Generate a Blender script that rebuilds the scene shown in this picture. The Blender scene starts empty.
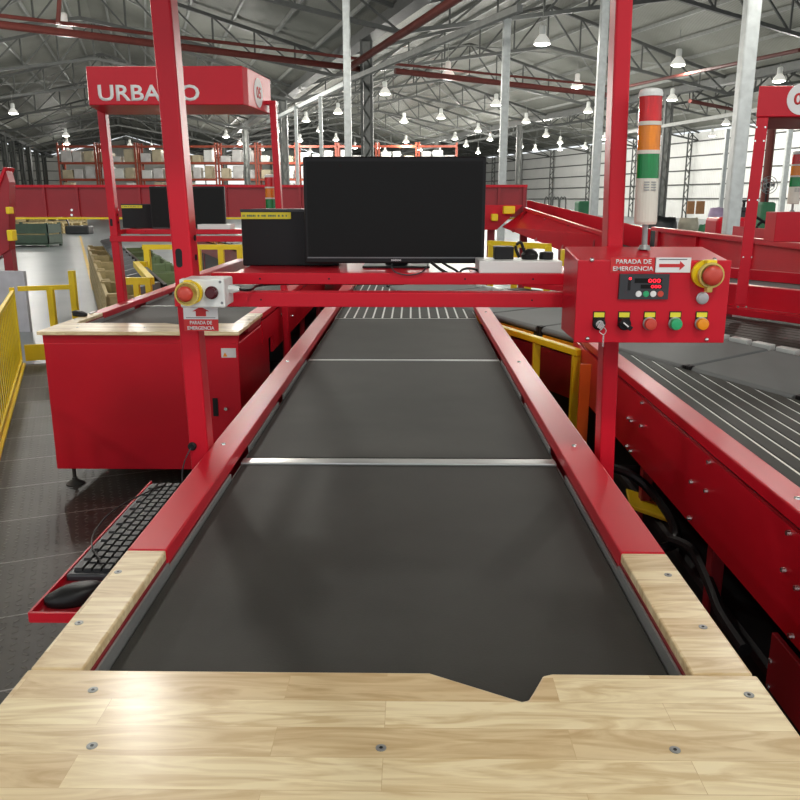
import bpy, bmesh, math, random
from mathutils import Vector, Matrix
random.seed(5)
C = bpy.context.scene.collection
PI = math.pi
CAMZ = 1.40
# ------------------------------------------------------------------ camera
PITCH = math.atan(200/800.0); YAW = 0.834*PI/180
cam_d = bpy.data.cameras.new('camera'); cam_d.sensor_width = 36; cam_d.lens = 36; cam_d.clip_end = 400; cam_d.clip_start = .02
cam = bpy.data.objects.new('camera', cam_d); C.objects.link(cam)
cam.location = (0, 0, CAMZ); cam.rotation_euler = (PI/2-PITCH, 0, YAW)
bpy.context.scene.camera = cam
RM = cam.rotation_euler.to_matrix()
def ray(px, py): return RM @ Vector(((px-400)/800, -(py-400)/800, -1))
def atZ(px, py, z):
    r = ray(px, py); t = (z-CAMZ)/r.z; return Vector((r.x*t, r.y*t, z))
def atY(px, py, y):
    r = ray(px, py); t = y/r.y; return Vector((r.x*t, y, CAMZ+r.z*t))
# ------------------------------------------------------------------ materials
def s2l(c): return tuple(((v/255)/12.92 if v/255 <= .04045 else ((v/255+.055)/1.055)**2.4) for v in c)+(1,)
def nmat(name):
    m = bpy.data.materials.new(name); m.use_nodes = True
    nt = m.node_tree; return m, nt, nt.nodes['Principled BSDF']
def setc(b, col=None, rough=None, metal=None, coat=None, spec=None):
    if col: b.inputs['Base Color'].default_value = col
    if rough is not None: b.inputs['Roughness'].default_value = rough
    if metal is not None: b.inputs['Metallic'].default_value = metal
    if coat: b.inputs['Coat Weight'].default_value = coat; b.inputs['Coat Roughness'].default_value = .12
    if spec is not None: b.inputs['Specular IOR Level'].default_value = spec
def basic(name, rgb, rough=.5, metal=0, coat=0, var=.12, scale=6, bump=0, spec=None, stretch=None):
    """painted or moulded surface with slight uneven tone from object-space noise"""
    m, nt, b = nmat(name); setc(b, None, rough, metal, coat, spec)
    tc = nt.nodes.new('ShaderNodeTexCoord'); n = nt.nodes.new('ShaderNodeTexNoise'); n.inputs['Scale'].default_value = scale
    n.inputs['Detail'].default_value = 4
    mp = nt.nodes.new('ShaderNodeMapping')
    if stretch: mp.inputs['Scale'].default_value = stretch
    nt.links.new(tc.outputs['Object'], mp.inputs['Vector']); nt.links.new(mp.outputs[0], n.inputs['Vector'])
    cr = nt.nodes.new('ShaderNodeValToRGB'); c = s2l(rgb)
    cr.color_ramp.elements[0].position = .3; cr.color_ramp.elements[1].position = .7
    cr.color_ramp.elements[0].color = tuple(v*(1-var) for v in c[:3])+(1,)
    cr.color_ramp.elements[1].color = tuple(min(1, v*(1+var)) for v in c[:3])+(1,)
    nt.links.new(n.outputs[0], cr.inputs[0]); nt.links.new(cr.outputs[0], b.inputs['Base Color'])
    if bump:
        n2 = nt.nodes.new('ShaderNodeTexNoise'); n2.inputs['Scale'].default_value = 250
        nt.links.new(tc.outputs['Object'], n2.inputs['Vector'])
        bp = nt.nodes.new('ShaderNodeBump'); bp.inputs['Strength'].default_value = bump; bp.inputs['Distance'].default_value = .001
        nt.links.new(n2.outputs[0], bp.inputs['Height']); nt.links.new(bp.outputs[0], b.inputs['Normal'])
    return m
def emit(name, rgb, st, base=None):
    m, nt, b = nmat(name); setc(b, base or s2l(rgb), .4)
    b.inputs['Emission Color'].default_value = s2l(rgb); b.inputs['Emission Strength'].default_value = st
    return m
M = {}
M['red'] = basic('red_paint', (200, 25, 43), .32, spec=.26, var=.07, scale=3)
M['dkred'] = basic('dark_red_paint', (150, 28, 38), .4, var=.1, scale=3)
M['orange'] = basic('orange_paint', (222, 92, 20), .4)
M['rackor'] = basic('rack_orange', (158, 70, 48), .5)
M['yellow'] = basic('yellow_paint', (246, 212, 30), .4, var=.06)
M['tag'] = basic('yellow_tag', (235, 222, 60), .6, var=.03)
M['belt'] = basic('black_rubber_belt', (56, 56, 52), .6, var=.14, scale=5, bump=.25, spec=.25)
M['belt2'] = basic('narrow_belt_rubber', (54, 55, 51), .6, var=.06, spec=.25)
M['cart'] = basic('grey_cart_belt', (108, 111, 110), .6, var=.05, scale=4)
M['steel'] = basic('brushed_steel', (190, 192, 190), .3, metal=.85, var=.08, stretch=(1, 40, 40))
M['steelw'] = basic('pale_steel', (205, 208, 205), .4, metal=.3, var=.05)
M['bed'] = basic('galvanised_edge', (150, 152, 150), .4, metal=.4, var=.1)
M['galv'] = basic('galvanised_column', (205, 210, 208), .45, metal=.25, var=.12, scale=9)
M['dksteel'] = basic('dark_roof_steel', (84, 86, 84), .55, metal=.2)
M['midsteel'] = basic('mid_grey_roof_steel', (140, 142, 138), .5, metal=.2)
M['pipe'] = basic('sprinkler_red', (104, 50, 44), .6, spec=.3)
M['black'] = basic('black_plastic', (22, 22, 23), .45, var=.1, spec=.3)
M['screen'] = basic('dark_screen', (20, 20, 19), .4, var=.02, spec=.18)
M['dkgrey'] = basic('dark_grey_plastic', (52, 54, 58), .45)
M['grey'] = basic('grey_plastic', (120, 122, 124), .5)
M['white'] = basic('white_plastic', (228, 230, 226), .4, var=.03)
M['offwhite'] = basic('offwhite_plastic', (222, 218, 204), .5, var=.03)
M['redbtn'] = basic('red_button', (202, 70, 54), .35, var=.03)
M['grnbtn'] = basic('green_button', (44, 170, 110), .3, var=.03)
M['orbtn'] = basic('amber_button', (240, 150, 20), .3, var=.03)
M['silver'] = basic('silver_lens', (190, 188, 188), .25, metal=.3)
M['maroon'] = basic('dark_maroon_lens', (78, 20, 28), .2)
M['chrome'] = basic('bright_bolt', (225, 225, 222), .2, metal=.9)
M['signred'] = basic('sign_red', (206, 44, 46), .55, var=.03)
M['txtw'] = basic('white_lettering', (238, 238, 236), .5, var=.02)
M['green'] = basic('green_plastic', (58, 122, 84), .6)
M['dkgreen'] = basic('dark_green_crate', (66, 84, 70), .6)
M['grnwood'] = basic('green_painted_wood', (118, 138, 100), .7, var=.2, scale=4)
M['palewood'] = basic('pale_crate_wood', (190, 170, 124), .7, var=.2, scale=3, stretch=(1, 6, 6))
M['card'] = basic('brown_board', (168, 122, 82), .7)
M['cream'] = basic('cream_sack', (206, 198, 178), .8)
M['violet'] = basic('lilac_film', (196, 172, 206), .6)
M['bag'] = basic('black_film', (38, 40, 40), .35)
M['wrap'] = basic('white_wrapped_goods', (212, 210, 208), .5, var=.15, scale=2)
M['wrap2'] = basic('cream_wrapped_goods', (196, 184, 156), .6, var=.15, scale=2)
M['grey2'] = basic('pale_grey_board', (186, 184, 190), .6)
M['foot'] = basic('rubber_foot', (50, 50, 48), .5)
M['led'] = emit('red_led', (255, 30, 50), 2.2)
M['lamp_on'] = emit('lamp_bulb', (255, 253, 240), 14)
def translucent(name, rgb, st=.0):
    m, nt, b = nmat(name); setc(b, s2l(rgb), .15)
    b.inputs['Transmission Weight'].default_value = .25
    b.inputs['Subsurface Weight'].default_value = 0
    return m
M['tred'] = translucent('red_lens', (214, 30, 34)); M['tor'] = translucent('amber_lens', (240, 140, 20)); M['tgr'] = translucent('green_lens', (14, 140, 70))
m, nt, b = nmat('yellow_guard_plastic'); setc(b, s2l((248, 226, 120)), .2); b.inputs['Transmission Weight'].default_value = .35; M['guard'] = m
m, nt, b = nmat('acrylic_reflector'); setc(b, s2l((226, 226, 218)), .3)
b.inputs['Emission Color'].default_value = (1, .98, .92, 1); b.inputs['Emission Strength'].default_value = .35; M['acryl'] = m

def wood_mat():
    m, nt, b = nmat('butcher_block'); setc(b, None, .42, coat=.3); b.inputs['Coat Roughness'].default_value = .2
    N = nt.nodes.new; L = nt.links.new
    tc = N('ShaderNodeTexCoord')
    br = N('ShaderNodeTexBrick'); br.inputs['Scale'].default_value = 1
    br.inputs['Brick Width'].default_value = .34; br.inputs['Row Height'].default_value = .052
    br.inputs['Mortar Size'].default_value = .0004; br.offset = .37; br.inputs['Mortar Smooth'].default_value = .5
    br.inputs['Color1'].default_value = s2l((248, 231, 190)); br.inputs['Color2'].default_value = s2l((219, 192, 147))
    br.inputs['Mortar'].default_value = s2l((214, 186, 138))
    L(tc.outputs['Object'], br.inputs['Vector'])
    mp = N('ShaderNodeMapping'); mp.inputs['Scale'].default_value = (3.2, 22, 22)
    L(tc.outputs['Object'], mp.inputs['Vector'])
    # shift grain per stave
    ad = N('ShaderNodeVectorMath'); ad.operation = 'ADD'; sc = N('ShaderNodeVectorMath'); sc.operation = 'SCALE'; sc.inputs['Scale'].default_value = 9
    L(br.outputs['Color'], sc.inputs[0]); L(mp.outputs[0], ad.inputs[0]); L(sc.outputs[0], ad.inputs[1])
    n = N('ShaderNodeTexNoise'); n.inputs['Scale'].default_value = 1.6; n.inputs['Detail'].default_value = 8; n.inputs['Distortion'].default_value = 2.2
    L(ad.outputs[0], n.inputs['Vector'])
    cr = N('ShaderNodeValToRGB'); cr.color_ramp.elements[0].position = .36; cr.color_ramp.elements[1].position = .6
    cr.color_ramp.elements[0].color = (.76, .66, .52, 1); cr.color_ramp.elements[1].color = (1.04, 1.04, 1.02, 1)
    L(n.outputs[0], cr.inputs[0])
    mx = N('ShaderNodeMix'); mx.data_type = 'RGBA'; mx.blend_type = 'MULTIPLY'; mx.inputs[0].default_value = .85
    L(br.outputs['Color'], mx.inputs[6]); L(cr.outputs[0], mx.inputs[7]); L(mx.outputs[2], b.inputs['Base Color'])
    return m
M['wood'] = wood_mat()
def ply_mat():
    m, nt, b = nmat('ply_edge'); setc(b, None, .6)
    N = nt.nodes.new; L = nt.links.new
    tc = N('ShaderNodeTexCoord'); w = N('ShaderNodeTexWave'); w.bands_direction = 'Z'; w.inputs['Scale'].default_value = 55; w.inputs['Distortion'].default_value = .6
    cr = N('ShaderNodeValToRGB'); cr.color_ramp.elements[0].color = s2l((176, 144, 100)); cr.color_ramp.elements[1].color = s2l((216, 190, 144))
    L(tc.outputs['Object'], w.inputs['Vector']); L(w.outputs[0], cr.inputs[0]); L(cr.outputs[0], b.inputs['Base Color']); return m
D2 = Vector((-.385, .923)); N2 = Vector((.923, .385))      # the sorter runs along D2
ANG = math.atan2(.385, .923)
def diamond_mat():
    """black plates with raised anti-slip lozenges, laid along the sorter"""
    m, nt, b = nmat('black_tread_plate'); N = nt.nodes.new; L = nt.links.new
    def math_(op, a, bb=None, c=None):
        k = N('ShaderNodeMath'); k.operation = op
        for i, v in enumerate((a, bb, c)):
            if v is None: continue
            if isinstance(v, (int, float)): k.inputs[i].default_value = v
            else: L(v, k.inputs[i])
        return k.outputs[0]
    tc = N('ShaderNodeTexCoord'); mp = N('ShaderNodeMapping'); mp.vector_type = 'TEXTURE'; mp.inputs['Rotation'].default_value = (0, 0, ANG)
    L(tc.outputs['Object'], mp.inputs['Vector'])
    sx = N('ShaderNodeSeparateXYZ'); L(mp.outputs[0], sx.inputs[0])
    S = 1/.04
    x = math_('MULTIPLY', sx.outputs[0], S); y = math_('MULTIPLY', sx.outputs[1], S)
    fx = math_('FLOOR', x); fy = math_('FLOOR', y)
    par = math_('FLOORED_MODULO', math_('ADD', fx, fy), 2)
    lx = math_('SUBTRACT', math_('SUBTRACT', x, fx), .5); ly = math_('SUBTRACT', math_('SUBTRACT', y, fy), .5)
    sgn = math_('SUBTRACT', math_('MULTIPLY', par, 2), 1)
    a = math_('ADD', lx, math_('MULTIPLY', ly, sgn)); bb = math_('SUBTRACT', math_('MULTIPLY', lx, sgn), ly)
    d = math_('ADD', math_('POWER', math_('DIVIDE', a, .5), 2), math_('POWER', math_('DIVIDE', bb, .17), 2))
    h = math_('SUBTRACT', 1, d); h = math_('MAXIMUM', h, 0); h = math_('MINIMUM', h, 1)
    bp = N('ShaderNodeBump'); bp.inputs['Strength'].default_value = .9; bp.inputs['Distance'].default_value = .003
    L(h, bp.inputs['Height']); L(bp.outputs[0], b.inputs['Normal'])
    # plate joints
    jy = math_('FLOORED_MODULO', sx.outputs[1], .47); seam = math_('LESS_THAN', jy, .007)
    n = N('ShaderNodeTexNoise'); n.inputs['Scale'].default_value = 3; n.inputs['Detail'].default_value = 5; L(tc.outputs['Object'], n.inputs['Vector'])
    cr = N('ShaderNodeValToRGB'); cr.color_ramp.elements[0].position = .35; cr.color_ramp.elements[1].position = .75
    cr.color_ramp.elements[0].color = s2l((48, 48, 46)); cr.color_ramp.elements[1].color = s2l((74, 73, 70))
    L(n.outputs[0], cr.inputs[0])
    mxw = N('ShaderNodeMix'); mxw.data_type = 'RGBA'; mxw.inputs[7].default_value = s2l((122, 121, 117))  # highlights on the lozenges painted into the colour as a paler tone
    L(math_('MULTIPLY', h, .6), mxw.inputs[0]); L(cr.outputs[0], mxw.inputs[6])
    mx = N('ShaderNodeMix'); mx.data_type = 'RGBA'; mx.inputs[7].default_value = s2l((150, 150, 148))
    L(seam, mx.inputs[0]); L(mxw.outputs[2], mx.inputs[6]); L(mx.outputs[2], b.inputs['Base Color'])
    setc(b, None, .46, spec=.4); return m
def corrug(name, rgb, axis_rot, freq, rough=.6, var=.1, depth=.04):
    m, nt, b = nmat(name); N = nt.nodes.new; L = nt.links.new; setc(b, None, rough)
    tc = N('ShaderNodeTexCoord'); mp = N('ShaderNodeMapping'); mp.vector_type = 'TEXTURE'; mp.inputs['Rotation'].default_value = (0, 0, axis_rot)
    L(tc.outputs['Object'], mp.inputs['Vector'])
    w = N('ShaderNodeTexWave'); w.bands_direction = 'X'; w.inputs['Scale'].default_value = freq; L(mp.outputs[0], w.inputs['Vector'])
    n = N('ShaderNodeTexNoise'); n.inputs['Scale'].default_value = .8; n.inputs['Detail'].default_value = 4; L(tc.outputs['Object'], n.inputs['Vector'])
    cr = N('ShaderNodeValToRGB'); c = s2l(rgb); cr.color_ramp.elements[0].position = .3; cr.color_ramp.elements[1].position = .7
    cr.color_ramp.elements[0].color = tuple(v*(1-var) for v in c[:3])+(1,); cr.color_ramp.elements[1].color = tuple(v*(1+var) for v in c[:3])+(1,)
    L(n.outputs[0], cr.inputs[0]); L(cr.outputs[0], b.inputs['Base Color'])
    bp = N('ShaderNodeBump'); bp.inputs['Strength'].default_value = .6; bp.inputs['Distance'].default_value = depth; L(w.outputs[0], bp.inputs['Height']); L(bp.outputs[0], b.inputs['Normal'])
    return m
BANG = math.radians(18)     # the hall's long axis, turned left of the conveyors
M['roof'] = corrug('roof_sheet', (126, 127, 119), BANG+PI/2, 3, depth=.05)
M['wall'] = corrug('wall_sheet', (240, 241, 238), BANG+PI/2, 1.6, var=.04, depth=.03)
M['wall2'] = corrug('end_wall_sheet', (222, 222, 216), BANG, 1.6, var=.05, depth=.03)
def floor_mat():
    m, nt, b = nmat('sealed_concrete'); N = nt.nodes.new; L = nt.links.new
    tc = N('ShaderNodeTexCoord'); n = N('ShaderNodeTexNoise'); n.inputs['Scale'].default_value = 1.2; n.inputs['Detail'].default_value = 6; L(tc.outputs['Object'], n.inputs['Vector'])
    cr = N('ShaderNodeValToRGB'); cr.color_ramp.elements[0].color = s2l((112, 119, 123)); cr.color_ramp.elements[1].color = s2l((140, 145, 147)); L(n.outputs[0], cr.inputs[0]); L(cr.outputs[0], b.inputs['Base Color'])
    setc(b, None, .32, spec=.4); return m
M['floor'] = floor_mat(); M['tread'] = diamond_mat(); M['ply'] = ply_mat()

LEAN = .022
# ------------------------------------------------------------------ mesh builder
def tag(o, label=None, cat=None, group=None, kind=None):
    if label: o['label'] = label
    if cat: o['category'] = cat
    if group: o['group'] = group
    if kind: o['kind'] = kind
    return o
def root_loc(o):
    v = Vector((0, 0, 0))
    while o is not None: v += o.location; o = o.parent
    return v
class MB:
    def __init__(s): s.b = bmesh.new()
    def hexa(s, pts):
        v = [s.b.verts.new(p) for p in pts]
        for f in ((0, 3, 2, 1), (4, 5, 6, 7), (0, 1, 5, 4), (1, 2, 6, 5), (2, 3, 7, 6), (3, 0, 4, 7)): s.b.faces.new([v[i] for i in f])
        return s
    def box(s, x0, x1, y0, y1, z0, z1):
        return s.hexa([(x0, y0, z0), (x1, y0, z0), (x1, y1, z0), (x0, y1, z0), (x0, y0, z1), (x1, y0, z1), (x1, y1, z1), (x0, y1, z1)])
    def prism(s, poly, z0, z1):
        n = len(poly); lo = [s.b.verts.new((p[0], p[1], z0)) for p in poly]; hi = [s.b.verts.new((p[0], p[1], z1)) for p in poly]
        s.b.faces.new(lo[::-1]); s.b.faces.new(hi)
        for i in range(n): s.b.faces.new([lo[i], lo[(i+1) % n], hi[(i+1) % n], hi[i]])
        return s
    def prismv(s, poly3, d):
        """extrude a planar 3-D outline by vector d"""
        d = Vector(d); n = len(poly3); lo = [s.b.verts.new(Vector(p)) for p in poly3]; hi = [s.b.verts.new(Vector(p)+d) for p in poly3]
        s.b.faces.new(lo[::-1]); s.b.faces.new(hi)
        for i in range(n): s.b.faces.new([lo[i], lo[(i+1) % n], hi[(i+1) % n], hi[i]])
        return s
    def bar(s, p, q, w, h=None, up=(0, 0, 1)):
        h = h or w; p = Vector(p); q = Vector(q); a = (q-p).normalized(); up = Vector(up)
        if abs(a.dot(up)) > .98: up = Vector((0, 1, 0))
        r = a.cross(up).normalized(); u = r.cross(a).normalized(); r = r*w/2; u = u*h/2
        return s.hexa([p-r-u, p+r-u, q+r-u, q-r-u, p-r+u, p+r+u, q+r+u, q-r+u])
    def cyl(s, p, q, r, r2=None, seg=16):
        p = Vector(p); q = Vector(q); r2 = r if r2 is None else r2; a = (q-p).normalized()
        up = Vector((0, 0, 1)) if abs(a.z) < .9 else Vector((1, 0, 0)); x = a.cross(up).normalized(); y = a.cross(x).normalized()
        A = [s.b.verts.new(p+x*r*math.cos(2*PI*i/seg)+y*r*math.sin(2*PI*i/seg)) for i in range(seg)]
        B = [s.b.verts.new(q+x*r2*math.cos(2*PI*i/seg)+y*r2*math.sin(2*PI*i/seg)) for i in range(seg)]
        for i in range(seg): s.b.faces.new([A[i], A[(i+1) % seg], B[(i+1) % seg], B[i]])
        s.b.faces.new(A[::-1]); s.b.faces.new(B); return s
    def lathe(s, c, prof, seg=20, axis='z'):
        c = Vector(c); rings = []
        for r, h in prof:
            ring = []
            for i in range(seg):
                a = 2*PI*i/seg
                v = Vector((r*math.cos(a), r*math.sin(a), h)) if axis == 'z' else Vector((r*math.cos(a), h, r*math.sin(a)))
                ring.append(s.b.verts.new(c+v))
            rings.append(ring)
        for k in range(len(rings)-1):
            for i in range(seg): s.b.faces.new([rings[k][i], rings[k][(i+1) % seg], rings[k+1][(i+1) % seg], rings[k+1][i]])
        s.b.faces.new(rings[0][::-1]); s.b.faces.new(rings[-1]); return s
    def tube(s, pts, r, seg=8):
        pts = [Vector(p) for p in pts]
        out = []
        P = [pts[0]]+pts+[pts[-1]]
        for i in range(1, len(P)-2):
            for k in range(6):
                t = k/6; a, b_, c, d = P[i-1], P[i], P[i+1], P[i+2]
                out.append(.5*((2*b_)+(c-a)*t+(2*a-5*b_+4*c-d)*t*t+(3*b_-a-3*c+d)*t**3))
        out.append(pts[-1]); rings = []
        for i, p in enumerate(out):
            a = (out[min(i+1, len(out)-1)]-out[max(i-1, 0)]).normalized(); up = Vector((0, 0, 1)) if abs(a.z) < .9 else Vector((1, 0, 0))
            x = a.cross(up).normalized(); y = a.cross(x).normalized()
            rings.append([s.b.verts.new(p+x*r*math.cos(2*PI*j/seg)+y*r*math.sin(2*PI*j/seg)) for j in range(seg)])
        for k in range(len(rings)-1):
            for j in range(seg): s.b.faces.new([rings[k][j], rings[k][(j+1) % seg], rings[k+1][(j+1) % seg], rings[k+1][j]])
        s.b.faces.new(rings[0][::-1]); s.b.faces.new(rings[-1]); return s
    def rot(s, ang, c):
        bmesh.ops.rotate(s.b, verts=s.b.verts, cent=Vector(c), matrix=Matrix.Rotation(ang, 3, 'Z')); return s
    def lean(s, k=.022, z0=1.12):
        for v in s.b.verts:
            if v.co.z > z0: v.co.x -= (v.co.z-z0)*k
        return s
    def build(s, name, mat, parent=None, bevel=0, smooth=False, loc=None, tri=False):
        bmesh.ops.recalc_face_normals(s.b, faces=s.b.faces)
        off = root_loc(parent) if parent is not None else Vector(loc or (0, 0, 0))
        bmesh.ops.translate(s.b, verts=s.b.verts, vec=-off)
        me = bpy.data.meshes.new(name); s.b.to_mesh(me); s.b.free(); me.materials.append(mat)
        o = bpy.data.objects.new(name, me); C.objects.link(o)
        if parent is not None: o.parent = parent
        else: o.location = off
        if smooth:
            for p in me.polygons: p.use_smooth = True
        if bevel:
            bv = o.modifiers.new('bevel', 'BEVEL'); bv.width = bevel; bv.segments = 2; bv.limit_method = 'ANGLE'; bv.angle_limit = .6
        return o
def empty(name, loc, label, cat, group=None, kind=None):
    o = bpy.data.objects.new(name, None); C.objects.link(o); o.location = loc; o.empty_display_size = .1
    return tag(o, label, cat, group, kind)
def copy_tree(o, dx=(0, 0, 0), label=None, group=None, parent=None):
    c = o.copy(); C.objects.link(c)
    if parent is None: c.location = o.location+Vector(dx)
    else: c.parent = parent
    if label: c['label'] = label
    if group: c['group'] = group
    for ch in list(o.children): copy_tree(ch, parent=c)
    return c
def text(body, name, mat, parent, center, h, width=None, normal='-y', depth=.0015, bold=0.0, tilt=0):
    """lettering as real mesh, facing -Y by default"""
    cu = bpy.data.curves.new('t', 'FONT'); cu.body = body; cu.size = 1; cu.extrude = 0; cu.offset = bold; cu.align_x = 'CENTER'; cu.align_y = 'CENTER'; cu.resolution_u = 3
    to = bpy.data.objects.new('t', cu); C.objects.link(to); bpy.context.view_layer.update()
    me = bpy.data.meshes.new_from_object(to.evaluated_get(bpy.context.evaluated_depsgraph_get())); bpy.data.objects.remove(to); bpy.data.curves.remove(cu)
    b = bmesh.new(); b.from_mesh(me); bpy.data.meshes.remove(me)
    xs = [v.co.x for v in b.verts]; ys = [v.co.y for v in b.verts]
    cx, cy = (min(xs)+max(xs))/2, (min(ys)+max(ys))/2; sh = h/(max(ys)-min(ys)); sw = (width/(max(xs)-min(xs))) if width else sh
    r = bmesh.ops.extrude_face_region(b, geom=list(b.faces)); 
    for v in [g for g in r['geom'] if isinstance(g, bmesh.types.BMVert)]: v.co.z += 1
    off = root_loc(parent)
    for v in b.verts:
        x, y, z = (v.co.x-cx)*sw, (v.co.y-cy)*sh, v.co.z*depth
        if normal == '-y': p = Vector((x, -z, y))
        elif normal == '+x': p = Vector((z, x, y))
        elif normal == '+z': p = Vector((x, y, z))
        v.co = p+Vector(center)-off
    bmesh.ops.recalc_face_normals(b, faces=b.faces)
    me = bpy.data.meshes.new(name); b.to_mesh(me); b.free(); me.materials.append(mat)
    o = bpy.data.objects.new(name, me); C.objects.link(o); o.parent = parent; return o
# ================================================================== THE INDUCTION STATION (built once, centre)
T = .80
XL0, XL1, XR0, XR1 = -.502, -.432, .368, .447
OFF = Vector((-1.27, 3.03, 0))
def near_y(x): return 3.37+(x-.98)/D2.x*D2.y        # where the sorter's near edge crosses x
def conveyor():
    r = empty('induction_conveyor', (-.03, .75, 0), 'red-framed black induction belt conveyor running away from the wooden worktop in the foreground', 'conveyor', 'parallel induction conveyors')
    for xa, xb in ((XL0, XL1), (XR0, XR1)):
        ya, yb = near_y(xa)-.06, near_y(xb)-.06
        MB().prism([(xa, 1.302), (xb, 1.302), (xb, yb), (xa, ya)], T-.032, T).build('side_rail', M['red'], r, .003)
        xi = (xa+.004) if xa < 0 else xb-.004; s = 1 if xa < 0 else -1; xo = xi+s*.012
        ye = near_y(xi)-.1
        MB().hexa([(min(xi, xo), 1.3, T-.17), (max(xi, xo), 1.3, T-.17), (max(xi, xo), ye, T-.17), (min(xi, xo), ye, T-.17),
                   (min(xi, xo), 1.3, T-.046), (max(xi, xo), 1.3, T-.046), (max(xi, xo), ye, T-.046), (min(xi, xo), ye, T-.046)]).build('side_panel', M['red'], r)
        xi += s*.002; xo = xi+s*.012
        MB().box(min(xi, xo), max(xi, xo), 1.6, ye, T-.27, T-.172).build('lower_side_panel', M['red'], r)
    # bed, edge strips, belts
    MB().prism([(XL1-.004, .95), (XR0+.004, .95), (XR0+.004, near_y(XR0)-.08), (XL1-.004, near_y(XL1)-.08)], T-.1, T-.058).build('slider_bed', M['steelw'], r)
    for x in (XL1, XR0-.004):
        for a, b_, zt in ((.93, 1.3, T-.024), (1.301, 1.80, T-.033), (2.02, 2.5, T-.033), (2.6, 3.2, T-.033)):
            MB().box(x, x+.004, a, b_, T-.057, zt).build('edge_strip', M['bed'], r, .0005)
    for a, b_ in ((.90, 1.905), (1.965, 3.25), (3.29, 4.47)):
        MB().box(XL1+.005, XR0-.005, a, b_, T-.057, T-.045).build('belt', M['belt'], r, .004)
    MB().box(XL1+.002, XR0-.002, 1.912, 1.952, T-.056, T-.042).build('transfer_strip', M['steel'], r, .003)
    MB().box(XL1+.002, XR0-.002, 3.26, 3.283, T-.056, T-.045).build('transfer_strip', M['steelw'], r, .002)
    MB().prism([(XL1, 4.48), (XR0, 4.48), (XR0, near_y(XR0)-.07), (XL1, near_y(XL1)-.07)], T-.056, T-.0475).build('white_slider', M['white'], r)
    n = 15; w = (XR0-XL1)/n
    for i in range(n):
        a = XL1+i*w+.005; b_ = XL1+(i+1)*w-.005
        MB().prism([(a, 4.5), (b_, 4.5), (b_, near_y(b_)-.05), (a, near_y(a)-.05)], T-.057, T-.0445).build('narrow_belt', M['belt2'], r, .002)
    # cabinet under the worktop, with levelling feet
    cb = MB().box(-.495, .438, .695, 1.50, .105, T-.062).build('cabinet_body', M['red'], r, .004)
    MB().box(-.495, .438, .695, .72, T-.062, T-.019).build('front_fascia', M['red'], r)
    MB().box(.30, .325, .691, .70, .38, .47).build('slot', M['black'], cb)
    MB().cyl((.365, .70, .42), (.365, .675, .42), .008, seg=10).build('latch_bolt', M['chrome'], cb)
    lb = MB().box(.355, .425, .692, .70, .67, .715).build('warning_sticker', M['wrap'], cb)
    tri = MB().prismv([(.362, .6915, .675), (.384, .6915, .675), (.373, .6915, .695)], (0, -.0006, 0)).build('sticker_triangle', M['orbtn'], cb)
    for x in (-.44, .37):
        for y in (.76, 1.4):
            MB().cyl((x, y, .018), (x, y, .106), .009, seg=10).lathe((x, y, 0), [(.045, 0), (.045, .008), (.03, .02), (.013, .03), (.013, .04)]).build('levelling_foot', M['foot'], r, smooth=False)
    # legs further back
    for x0 in (-.45, .38):
        for y in (2.35, 3.2, 4.2, 5.05, 5.72) if x0 < 0 else (2.35, 3.2, 4.3):
            MB().box(x0, x0+.036, y, y+.04, 0, T-.172).build('leg', M['dkred'], r, .003)
    # bolts along both side panels
    for px, py in ((643, 403), (629, 418), (632, 421), (642, 426), (627, 446), (631, 451), (710, 462), (692, 482), (707, 491), (690, 518), (790, 533), (785, 570), (798, 588), (792, 636), (773, 661), (771, 686)):
        v = ray(px, py); t = (XL0+.004+1.27)/v.x; y, z = v.y*t+3.03, CAMZ+v.z*t
        MB().cyl((XL0+.008, y, z), (XL0-.004, y, z), .007, .0055, 10).build('bolt', M['chrome'], r)
    for y, z in ((1.0, .72), (1.45, .70), (1.3, .60), (1.95, .7), (2.4, .63)):
        x = .42 if y < 1.5 else XR1-.004
        MB().cyl((x, y, z), (x+.008, y, z), .008, .006, 10).build('bolt', M['chrome'], r)
    for x, y in ((-.475, 1.93), (.41, 1.93), (-.475, 3.0), (.41, 3.0), (-.47, 4.6), (.41, 4.4)):
        MB().lathe((x, y, T), [(.007, 0), (.006, .003), (.003, .004)], 10).build('rail_rivet', M['chrome'], r)
    # gusset bracket at the front lower corner
    MB().box(XL0-.001, XL0+.012, 3.2, 4.57, .383, .51).build('lower_bracket', M['dkred'], r, .002)
    MB().box(-.44, .38, 3.3, 6.2, .12, .34).build('gap_dark_box', M['black'], r, .02)  # black box added to darken the gap, in place of hidden machinery
    return r
conv = conveyor()
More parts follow.
